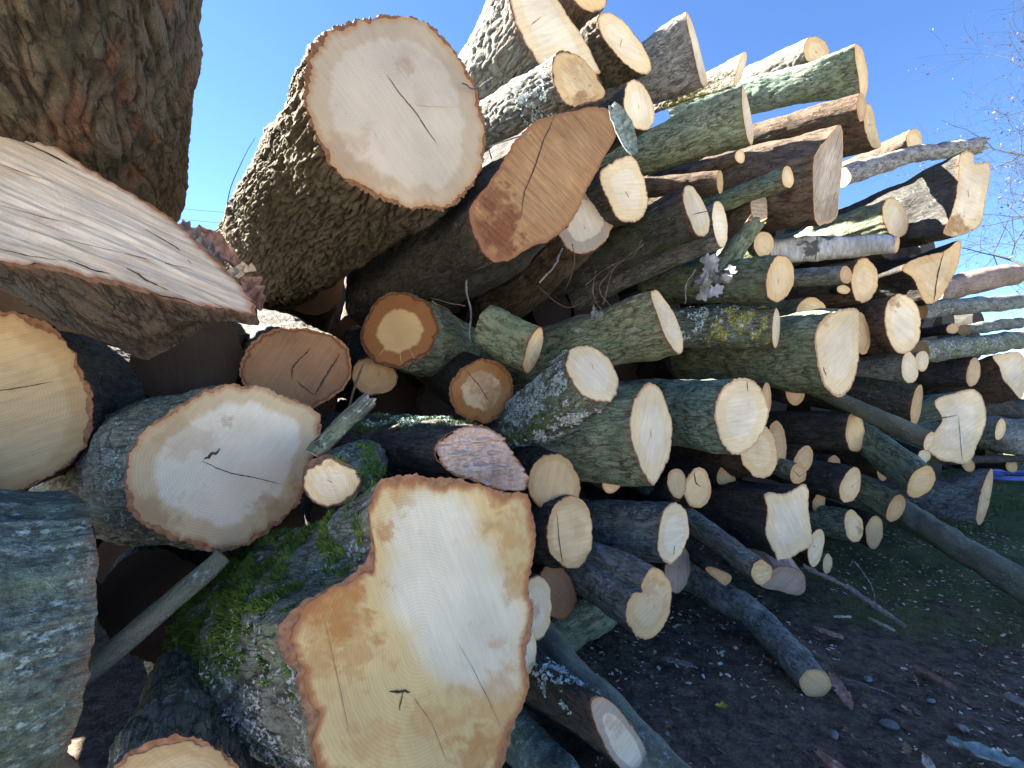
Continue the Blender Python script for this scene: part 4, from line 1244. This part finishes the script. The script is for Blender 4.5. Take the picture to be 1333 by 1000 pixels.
stick('log', [at(700, 838, 2.1), at(760, 806, 2.15), at(815, 770, 2.3)], [.09, .09, .085], 'pale green log lying crosswise under the dull brown end', bark='green', wood='tan', cat='log', n=30, step=.014)
stick('branch', [zf(978, 299, .0), zf(962, 320, .05), zf(935, 356, .12)], [.045, .055, .075], 'stub of the mossy fork pointing up', bark='green', wood='brown', n=22, step=.012, ends=('broken', 'cut'))


def ribbon(name, pts, wid, thick, mat, label, cat, curl=.3, jag=.25, group=None, up=None):
    """a strip of bark or wood: curled across, ragged along its edges, with thickness"""
    p = np.asarray(pts, float)
    m = max(8, int(np.linalg.norm(np.diff(p, axis=0), axis=1).sum() / max(wid * .25, .006)))
    m = min(m, 60)
    t = np.linspace(0, len(p) - 1, m)
    q = np.stack([np.interp(t, np.arange(len(p)), p[:, k]) for k in range(3)], 1)
    o = q[0].copy()
    tg = np.gradient(q, axis=0)
    tg /= np.linalg.norm(tg, axis=1)[:, None]
    u = np.array([0, 0, 1.0]) if up is None else unit(up)
    sd = np.cross(tg, u)
    sd /= np.linalg.norm(sd, axis=1)[:, None]
    nn = np.cross(sd, tg)
    K = 5
    c = np.linspace(-1, 1, K)
    ends = np.sin(np.linspace(.18, math.pi - .10, m)) ** .5
    wl_ = wid * .5 * ends * (1 + RNG.normal(0, jag * .4, m))
    V = []
    for sgn in (1, -1):
        z = curl * wid * (c[None] ** 2) + RNG.normal(0, thick * .25, (m, K)) + sgn * thick * .5
        V.append(q[:, None] + sd[:, None] * (c[None] * wl_[:, None])[..., None] + nn[:, None] * z[..., None] - o)
    A = np.concatenate([V[0].reshape(-1, 3), V[1].reshape(-1, 3)])
    gq = grid_quads(m, K, False)
    off = m * K
    qs = [gq, gq[:, ::-1] + off]
    i = np.arange(m - 1)
    for e in (0, K - 1):
        a_, b_ = i * K + e, (i + 1) * K + e
        e_q = np.stack([a_, b_, b_ + off, a_ + off], -1)
        qs.append(e_q if e else e_q[:, ::-1])
    for e in (0, m - 1):
        jj = np.arange(K - 1) + e * K
        e_q = np.stack([jj, jj + 1, jj + 1 + off, jj + off], -1)
        qs.append(e_q)
    me = mesh_from(name, A, np.vstack(qs), None, [mat], False)
    ob = add(name, me)
    ob.location = o
    return tag(ob, label, cat, group)


M_SHRED = plain_mat('red_bark_shred', (.22, .11, .08), (.40, .24, .19), 45)
M_SHRED2 = plain_mat('grey_bark_shred', (.16, .13, .12), (.30, .25, .23), 45)
M_TEAL = plain_mat('teal_bark_shred', (.16, .22, .20), (.30, .38, .36), 45)
M_FLAKE = plain_mat('lichened_flake', (.10, .13, .11), (.34, .42, .38), 60)
M_PALE = plain_mat('pale_splinter', (.42, .33, .25), (.60, .50, .38), 45)

ribbon('bark_strip', [on_ground(1045, 738, .22), on_ground(1105, 768, .13), on_ground(1178, 818, .02)], .045, .008, M_SHRED2, 'long grey bark strip leaning from the stack onto the soil', 'bark', curl=.25)
GB = 'torn bark pieces lying on the soil'
for (a, b, w, mt, lab) in (
        ((1058, 818), (1098, 832), .035, M_SHRED, 'short red bark piece between the bark strip and the crooked pole'),
        ((1082, 878), (1108, 924), .035, M_SHRED, 'red bark piece right of the crooked pole tip'),
        ((1188, 868), (1243, 898), .04, M_SHRED, 'pointed reddish bark splinter on the open soil'),
        ((1233, 965), (1345, 1008), .06, M_TEAL, 'large teal bark shard in the lower right corner'),
        ((1306, 905), (1345, 925), .045, M_SHRED2, 'brown bark piece at the right picture edge'),
        ((1062, 980), (1100, 1010), .04, M_SHRED, 'reddish bark scrap at the lower picture edge'),
        ((1205, 987), (1212, 1006), .03, M_PALE, 'small pale splinter at the lower picture edge'),
        ((862, 858), (902, 868), .03, M_SHRED2, 'curled grey bark scrap on the dark soil left of the crooked pole'),
        ((1130, 805), (1165, 822), .02, M_PALE, 'pale splinter near the tip of the bark strip'),
        ((1085, 803), (1108, 803), .012, M_PALE, 'thin pale splinter under the bark strip')):
    ribbon('bark_piece', [on_ground(*a, .016), on_ground((a[0] + b[0]) / 2, (a[1] + b[1]) / 2, .022), on_ground(*b, .014)], w, .006, mt, lab, 'bark', curl=.18, jag=.5, group=GB)
# flake of lichened bark hanging beside the brown cut, debris on the split log's tip
ribbon('bark_flake', [at(796, 138, 1.78), at(810, 162, 1.77), at(826, 202, 1.77)], .065, .012, M_FLAKE, 'lichen covered bark flake hanging at the brown cut', 'bark', curl=.15, jag=.22, up=(-.3, -1, .2))
for (pts, w, mt, lab) in (
        ([(236, 292, 1.40), (262, 318, 1.40), (292, 350, 1.40)], .035, M_SHRED2, 'curled grey brown bark shaving along the split log edge'),
        ([(256, 302, 1.44), (285, 322, 1.44), (312, 352, 1.43)], .05, M_SHRED, 'dark red bark shred behind the split log tip'),
        ([(300, 362, 1.42), (318, 352, 1.42), (332, 350, 1.42)], .035, M_PALE, 'white wood crumb on the split log tip'),
        ([(312, 372, 1.44), (326, 385, 1.43), (340, 402, 1.42)], .075, M_SHRED, 'rusty bark clump at the split log tip')):
    ribbon('bark_piece', [at(*q) for q in pts], w, .014, mt, lab, 'bark', curl=.3, jag=.7, up=(.4, -.8, .4), group='torn bark on the split log')

# ------------------------------------------------------------------ twigs
TWG = 'thin twigs caught in the stack'
M_TW = plain_mat('twig_grey', (.14, .12, .10), (.26, .23, .2), 40)
for (pts, r, lab) in (
        ([(733, 322, 1.62), (722, 345, 1.6), (703, 368, 1.6)], .003, 'pale twig hanging below the brown cut'),
        ([(607, 365, 1.5), (611, 400, 1.5), (612, 440, 1.5)], .003, 'pale stalk hanging left of the bent grey log'),
        ([(563, 392, 1.7), (585, 405, 1.68), (600, 425, 1.68)], .003, 'curved root beside the orange rimmed end'),
        ([(838, 318, 1.95), (800, 350, 1.93), (785, 395, 1.92)], .003, 'fine dark root under the dark mossed log'),
        ([(795, 352, 1.93), (780, 375, 1.92), (800, 402, 1.92), (822, 395, 1.92)], .0025, 'forked fine root over the dark gap in the middle'),
        ([(835, 312, 1.93), (822, 335, 1.92), (790, 348, 1.92), (762, 372, 1.91)], .0025, 'long crooked root hanging under the dark mossed log'),
        ([(775, 352, 1.92), (772, 385, 1.91), (790, 412, 1.9)], .002, 'hair thin root above the olive log'),
        ([(700, 372, 1.8), (722, 392, 1.8), (742, 400, 1.8), (770, 388, 1.8)], .002, 'wavy root bridging the gap left of the olive log'),
        ([(745, 318, 1.75), (748, 345, 1.76), (738, 372, 1.76)], .002, 'dark root hanging from the grey ringed log'),
        ([(560, 388, 1.68), (590, 396, 1.67), (606, 398, 1.66)], .002, 'straight pale root left of the bent grey log'),
        ([(892, 395, 2.0), (893, 372, 2.0), (905, 352, 2.0)], .003, 'pale stalk beside the dead leaves'),
        ([(1108, 728, 2.6), (1130, 755, 2.55), (1141, 790, 2.45)], .004, 'thin pale stalk arching over the moss'),
        ([(1190, 880, 1.85), (1195, 895, 1.84), (1190, 922, 1.75)], .003, 'short upright stalk on the soil'),
        ([(1094, 882, 1.83), (1130, 892, 1.8), (1168, 908, 1.76)], .002, 'thin stalk lying from the pole tip to the right'),
        ([(640, 100, 2.0), (620, 115, 1.7), (602, 108, 1.65)], .003, 'pale straw caught beside the largest round end'),
        ([(690, 175, 1.7), (640, 190, 1.65), (640, 206, 1.63)], .0025, 'bent white straw left of the brown cut'),
        ([(45, 748, .88), (62, 762, .88), (78, 780, .88)], .002, 'thin pale needle on the blue green log')):
    stick('twig', [at(*q) for q in pts], [r] * len(pts), lab, bark='brown' if 'dark' in lab or 'root' in lab else 'grey', cat='twig', n=7, wob=2.0, group=TWG)
# bramble stalk and wires in the gap of sky
stick('bramble_stalk', [at(275, 306, 1.62), at(292, 288, 1.62), at(300, 245, 1.64), at(320, 200, 1.66), at(332, 180, 1.68)], [.0018, .0016, .0014, .0012, .001], 'thin bramble stalk standing against the sky in the gap', bark='dark', cat='plant', n=6, wob=.8)
M_WIRE = plain_mat('cable', (.03, .03, .03), (.05, .05, .05))
for y0, y1, lab in ((262, 272, 'upper one of two thin overhead wires in the sky gap'), (276, 286, 'lower one of two thin overhead wires in the sky gap')):
    a, b = at(120, y0 - 5, 18.0), at(480, y1 + 8, 18.0)
    th = np.linspace(0, 2 * math.pi, 6, endpoint=False)
    tt = np.linspace(0, 1, 20)
    c = a[None] * (1 - tt[:, None]) + b[None] * tt[:, None]
    c[:, 2] -= .25 * np.sin(tt * math.pi)
    V = c[:, None] + np.stack([np.zeros(6), np.cos(th) * .008, np.sin(th) * .008], 1)[None] - a
    me = mesh_from('overhead_wire', V.reshape(-1, 3), grid_quads(20, 6), None, [M_WIRE], True)
    ob = add('overhead_wire', me)
    ob.location = a
    tag(ob, lab, 'wire', 'overhead wires')

# ------------------------------------------------------------------ dead leaves
M_LEAFG = plain_mat('dead_leaf_grey', (.16, .18, .20), (.30, .32, .34), 30)
M_LEAFB = plain_mat('dead_leaf_brown', (.14, .08, .045), (.28, .18, .10), 30)
M_LEAFY = plain_mat('leaf_yellow', (.45, .30, .03), (.60, .44, .08), 30)


def leaf_mesh(name, size, mat, lobes=3, curl=.4):
    n = 14
    t = np.linspace(0, 1, n)
    w = size * .28 * np.sin(math.pi * np.clip(t, .03, .97)) ** .7 * (1 + .32 * np.sin(t * math.pi * 2 * lobes))
    z = curl * size * (t - .5) ** 2 + RNG.normal(0, size * .02, n)
    L_ = np.stack([t * size - size / 2, w, z + w * .5], 1)
    Cc = np.stack([t * size - size / 2, np.zeros(n), z], 1)
    R_ = np.stack([t * size - size / 2, -w, z + w * .35], 1)
    i = np.arange(n - 1)
    q = np.vstack([np.stack([i, i + 1, n + i + 1, n + i], -1), np.stack([n + i, n + i + 1, 2 * n + i + 1, 2 * n + i], -1)])
    return mesh_from(name, np.vstack([L_, Cc, R_]), q, None, [mat], True)


c0 = zf(928, 366, -.42)
sp = bpy.data.objects.new('dead_leaf_sprig', None)
COL.objects.link(sp)
sp.location = c0
tag(sp, 'sprig of curled blue grey dead leaves on the mossy fork', 'leaves')
lm = [leaf_mesh('leaf', .085, M_LEAFG, 3, .9) for _ in range(3)]
for k in range(13):
    o = add('leaf', lm[k % 3], sp)
    o.location = (RNG.normal(0, .035), RNG.normal(0, .015), RNG.normal(0, .045))
    o.rotation_euler = RNG.uniform(-1.6, 1.6, 3)
c1 = zf(775, 405, -.25)
lm2 = [leaf_mesh('leaf', .05, M_LEAFG, 3, .8) for _ in range(2)]
sp2 = bpy.data.objects.new('dead_leaf_sprig', None)
COL.objects.link(sp2)
sp2.location = c1
tag(sp2, 'small crumpled dead leaf caught in the roots in the middle', 'leaves')
for k in range(3):
    o = add('leaf', lm2[k % 2], sp2)
    o.location = (RNG.normal(0, .01), 0, RNG.normal(0, .01))
    o.rotation_euler = RNG.uniform(-1.6, 1.6, 3)

ob = add('fallen_leaf', leaf_mesh('fallen_leaf', .045, M_LEAFY, 2, .3))
ob.location = on_ground(940, 920, .014)
tag(ob, 'bright yellow fallen leaf on the dark soil', 'leaf')
lb = [leaf_mesh('fallen_leaf', .05, M_LEAFB, 3, .6) for _ in range(3)]
spots = [(770, 845), (900, 905), (925, 868), (965, 955), (1020, 975), (1110, 960), (1130, 985), (1180, 925), (1000, 860), (1150, 800), (1105, 760), (1040, 800), (870, 930), (1250, 950),
         (985, 905), (1180, 975), (1270, 880), (1290, 830), (1125, 920)]
for k, (a, b) in enumerate(spots):
    ob = add('fallen_leaf', lb[k % 3])
    p = on_ground(a, b, .014)
    ob.location = p
    ob.rotation_euler = (RNG.normal(0, .3), RNG.normal(0, .3), RNG.uniform(0, 6.3))
    s_ = RNG.uniform(.5, 1.0)
    ob.scale = (s_, s_, s_)
    tag(ob, 'small brown dead leaf lying on the soil', 'leaf', 'brown dead leaves scattered on the soil')


# ------------------------------------------------------------------ stones, chips, sprouts, grass
M_STONE = plain_mat('stone', (.13, .13, .14), (.24, .24, .25), 60)


def pebble(px, py, sz, lab):
    n, m = 10, 6
    V = []
    sd_ = RNG.random() * 9
    for i in range(m + 1):
        f = math.pi * i / m
        for j in range(n):
            t = 2 * math.pi * j / n
            d = np.array([math.sin(f) * math.cos(t), math.sin(f) * math.sin(t), math.cos(f)])
            V.append(d * (1 + .25 * perlin((d * 1.7 + sd_)[None])[0]) * [1, .7, .42] * sz)
    ob = add('stone', mesh_from('stone', np.array(V), grid_quads(m + 1, n), None, [M_STONE], True))
    ob.location = on_ground(px, py, sz * .2)
    ob.rotation_euler = (0, 0, RNG.uniform(0, 6))
    tag(ob, lab, 'stone', 'stones on the soil')


for (a, b, s_, lab) in ((1158, 943, .028, 'flat pale stone in the middle of the bare soil'), (1130, 884, .02, 'pale stone above the flat one'), (1252, 947, .02, 'grey stone near the teal bark shard'),
                        (1212, 912, .016, 'dark stone below the reddish splinter'), (868, 955, .012, 'white pebble left of the yellow leaf'), (866, 940, .010, 'smaller white pebble left of the yellow leaf'),
                        (1085, 956, .022, 'bluish stone at the lower edge of the soil')):
    pebble(a, b, s_, lab)


def chips():
    M1 = plain_mat('wood_chip_pale', (.50, .42, .33), (.72, .64, .54), 30)
    M2 = plain_mat('wood_chip_brown', (.13, .085, .06), (.25, .17, .12), 30)
    for mat, n, lab, smin, smax in ((M1, 9000, 'pale wood chips and sawdust strewn over the soil', .003, .012), (M2, 7000, 'brown bark crumbs strewn over the soil', .004, .018)):
        c = np.stack([RNG.uniform(.1, 4.8, n), RNG.uniform(.8, 5.0, n)], 1)
        dn = fbm(np.stack([c[:, 0] * 1.5, c[:, 1] * 1.5, np.full(n, smin * 999)], -1), 3)
        c = c[dn > -.12]
        n = len(c)
        z0 = (fbm(np.stack([c[:, 0], c[:, 1], np.zeros(n)], -1) * 1.3, 3) * .020 + fbm(np.stack([c[:, 0], c[:, 1], np.zeros(n)], -1) * 7 + 4, 4) * .010
              + fbm(np.stack([c[:, 0], c[:, 1], np.zeros(n)], -1) * 26 + 8, 3) * .0035)
        near = np.exp(-((np.hypot(c[:, 0] - 1.5, c[:, 1] - 2.5) / 5.0) ** 2))
        z = (z0 - .012) * near
        a = RNG.uniform(0, 6.3, n)
        ln = smin + (smax - smin) * RNG.random(n) ** 2.5
        wd = ln * RNG.uniform(.25, .8, n)
        dx = np.stack([np.cos(a), np.sin(a), RNG.normal(0, .25, n)], 1)
        dy = np.stack([-np.sin(a), np.cos(a), RNG.normal(0, .25, n)], 1)
        P = np.stack([c[:, 0], c[:, 1], z + .004], 1)
        up = np.array([0, 0, 1.0])
        j = lambda: RNG.uniform(.6, 1.2, (n, 1))
        A = P - dx * ln[:, None] * j() - dy * wd[:, None] * j()
        B = P + dx * ln[:, None] * j() - dy * wd[:, None] * j() * .6
        Cx = P + dx * ln[:, None] * j() * .7 + dy * wd[:, None] * j()
        D = P - dx * ln[:, None] * j() * .8 + dy * wd[:, None] * j() * .7
        th = (wd * .35)[:, None] * up
        V = np.stack([A, B, Cx, D, A + th, B + th, Cx + th, D + th], 1).reshape(-1, 3)
        b = (np.arange(n) * 8)[:, None]
        Q = np.concatenate([b + q for q in ([4, 5, 6, 7], [0, 1, 5, 4], [1, 2, 6, 5], [2, 3, 7, 6], [3, 0, 4, 7])])
        ob = add('wood_chips' if mat is M1 else 'bark_crumbs', mesh_from('wood_chips', V, Q, None, [mat], False), None, 'stuff')
        ob['label'] = lab
        ob['category'] = 'wood chips' if mat is M1 else 'bark crumbs'


chips()


def blades(name, c, hmin, hmax, mat, lab, wid=.006, lean=.35):
    n = len(c)
    a = RNG.uniform(0, 6.3, n)
    h = RNG.uniform(hmin, hmax, n)
    sx = np.stack([np.cos(a), np.sin(a), np.zeros(n)], 1) * wid
    ln = np.stack([RNG.normal(0, lean, n), RNG.normal(0, lean, n), np.ones(n)], 1)
    ln /= np.linalg.norm(ln, axis=1)[:, None]
    mid = c + ln * h[:, None] * .6
    tip = c + ln * h[:, None] + np.stack([RNG.normal(0, .3, n), RNG.normal(0, .3, n), -np.abs(RNG.normal(0, .2, n))], 1) * h[:, None] * .4
    V = np.stack([c - sx, c + sx, mid + sx * .7, mid - sx * .7, tip], 1).reshape(-1, 3)
    b = (np.arange(n) * 5)[:, None]
    ob = add(name, mesh_from(name, V, b + [0, 1, 2, 3], b + [3, 2, 4], [mat], False), None, 'stuff')
    ob['label'] = lab
    ob['category'] = 'grass'


M_GRASS = plain_mat('grass', (.06, .10, .025), (.13, .19, .05), 5)
n = 26000
gx, gy = RNG.uniform(2.0, 9.5, n), RNG.uniform(2.0, 9.0, n)
keep = (.55 * gx + .42 * gy + fbm(np.stack([gx * .8, gy * .8, gx * 0], -1), 3) * 1.6 > 4.3)
cc = np.stack([gx[keep], gy[keep], np.full(keep.sum(), -.012)], 1)
blades('grass', cc, .015, .06, M_GRASS, 'short grass growing beyond the right foot of the stack')
n = 9000
gx, gy = RNG.uniform(1.6, 4.6, n), RNG.uniform(1.8, 4.6, n)
keep = (.55 * gx + .42 * gy + fbm(np.stack([gx * 1.2, gy * 1.2, gx * 0 + 3], -1), 3) * 1.4 > 2.3)
cc = np.stack([gx[keep], gy[keep], np.full(keep.sum(), -.014)], 1)
blades('ground_moss', cc, .006, .018, M_MOSS2, 'low dark moss cushions on the soil at the right', .004, .8)


# ------------------------------------------------------------------ garden hose
def hose():
    g = plain_mat('hose_blue', (.14, .17, .46), (.18, .22, .55), 20, .45, .05, .4)
    c = on_ground(1322, 622, .03)
    t = np.linspace(0, 5.2 * math.pi, 260)
    r = .34 + .05 * np.sin(t * .37) + .012 * t / 3
    p = np.stack([c[0] + r * np.cos(t) * 1.1, c[1] + r * np.sin(t) * .8, .03 + .012 * t / 3 + .01 * np.sin(t * 1.7)], 1)
    tg = np.gradient(p, axis=0)
    tg /= np.linalg.norm(tg, axis=1)[:, None]
    xa = np.cross(tg, [0, 0, 1.0])
    ya = np.cross(xa, tg)
    th = np.linspace(0, 2 * math.pi, 10, endpoint=False)
    V = p[:, None] + (xa[:, None] * np.cos(th)[None, :, None] + ya[:, None] * np.sin(th)[None, :, None]) * .022 - c
    ob = add('garden_hose', mesh_from('garden_hose', V.reshape(-1, 3), grid_quads(len(t), 10), None, [g], True))
    ob.location = c
    tag(ob, 'coiled blue hose on the grass at the right edge', 'hose')


hose()


# ------------------------------------------------------------------ trees behind
def tree(name, base, height, label, lean=(0, 0), seed=1, leaf_n=1700, droop=.1):
    rg = np.random.default_rng(seed)
    segs = []

    def grow(p, d, ln, r, lev):
        n = 5 if lev < 3 else 4
        q = p.copy()
        pts, rs = [q.copy()], [r]
        for k in range(n):
            d = unit(d + rg.normal(0, .16, 3) + np.array([0, 0, .05 if lev < 2 else -droop * .3]))
            q = q + d * ln / n
            pts.append(q.copy())
            rs.append(r * (1 - .62 * (k + 1) / n))
            if lev < 4 and (lev > 0 or k >= 1):
                for _ in range(2 if lev else 3):
                    if rg.random() < .72:
                        sd_ = unit(np.cross(d, rg.normal(0, 1, 3)))
                        grow(q.copy(), unit(d * .55 + sd_ * .85), ln * rg.uniform(.45, .66), rs[-1] * .55, lev + 1)
        segs.append((lev, np.array(pts), np.array(rs)))
    grow(np.array(base, float), unit(np.array([lean[0], lean[1], 1.0])), height * .62, height * .015, 0)
    M_T = get_bark('dark')
    root = bpy.data.objects.new(name, None)
    COL.objects.link(root)
    root.location = base
    tag(root, label, 'tree', 'bare trees behind the stack')
    for part, sel in (('trunk', lambda l: l == 0), ('branches', lambda l: l > 0)):
        Vs, Qs, off = [], [], 0
        for lev, p, r in segs:
            if not sel(lev):
                continue
            n = 10 if lev == 0 else (6 if lev < 3 else 4)
            tg = np.gradient(p, axis=0)
            tg /= np.linalg.norm(tg, axis=1)[:, None]
            xa = np.cross(tg, [.31, .2, .93])
            xa /= np.linalg.norm(xa, axis=1)[:, None]
            ya = np.cross(xa, tg)
            th = np.linspace(0, 2 * math.pi, n, endpoint=False)
            r = np.maximum(r, .003)
            V = p[:, None] + (xa[:, None] * np.cos(th)[None, :, None] + ya[:, None] * np.sin(th)[None, :, None]) * r[:, None, None]
            Vs.append(V.reshape(-1, 3))
            Qs.append(grid_quads(len(p), n) + off)
            off += len(p) * n
        V = np.vstack(Vs) - np.array(base)
        add(part, mesh_from(part, V, np.vstack(Qs), None, [M_T], True, dict(h=np.full(len(V), .6))), root, None if part == 'trunk' else 'stuff')
    tips = np.vstack([p[1:] for lev, p, r in segs if lev >= 3])
    c = tips[rg.choice(len(tips), leaf_n)] + rg.normal(0, .05, (leaf_n, 3)) - np.array(base)
    a = rg.normal(0, 1, (leaf_n, 3))
    a /= np.linalg.norm(a, axis=1)[:, None]
    b = np.cross(a, rg.normal(0, 1, (leaf_n, 3)))
    b /= np.linalg.norm(b, axis=1)[:, None]
    sz = rg.uniform(.03, .06, (leaf_n, 1))
    V = np.stack([c - a * sz, c + b * sz * .5, c + a * sz, c - b * sz * .5], 1).reshape(-1, 3)
    M_L = plain_mat('pale_leaf', (.12, .085, .07), (.22, .16, .13), 3)
    add('leaves', mesh_from('leaves', V, np.arange(leaf_n * 4).reshape(-1, 4), None, [M_L], False), root, 'stuff')


tree('bare_tree', (19.2, 15.0, 0), 14.0, 'nearly bare tree with pale leaves behind the right end of the stack', lean=(-.06, 0), seed=5)
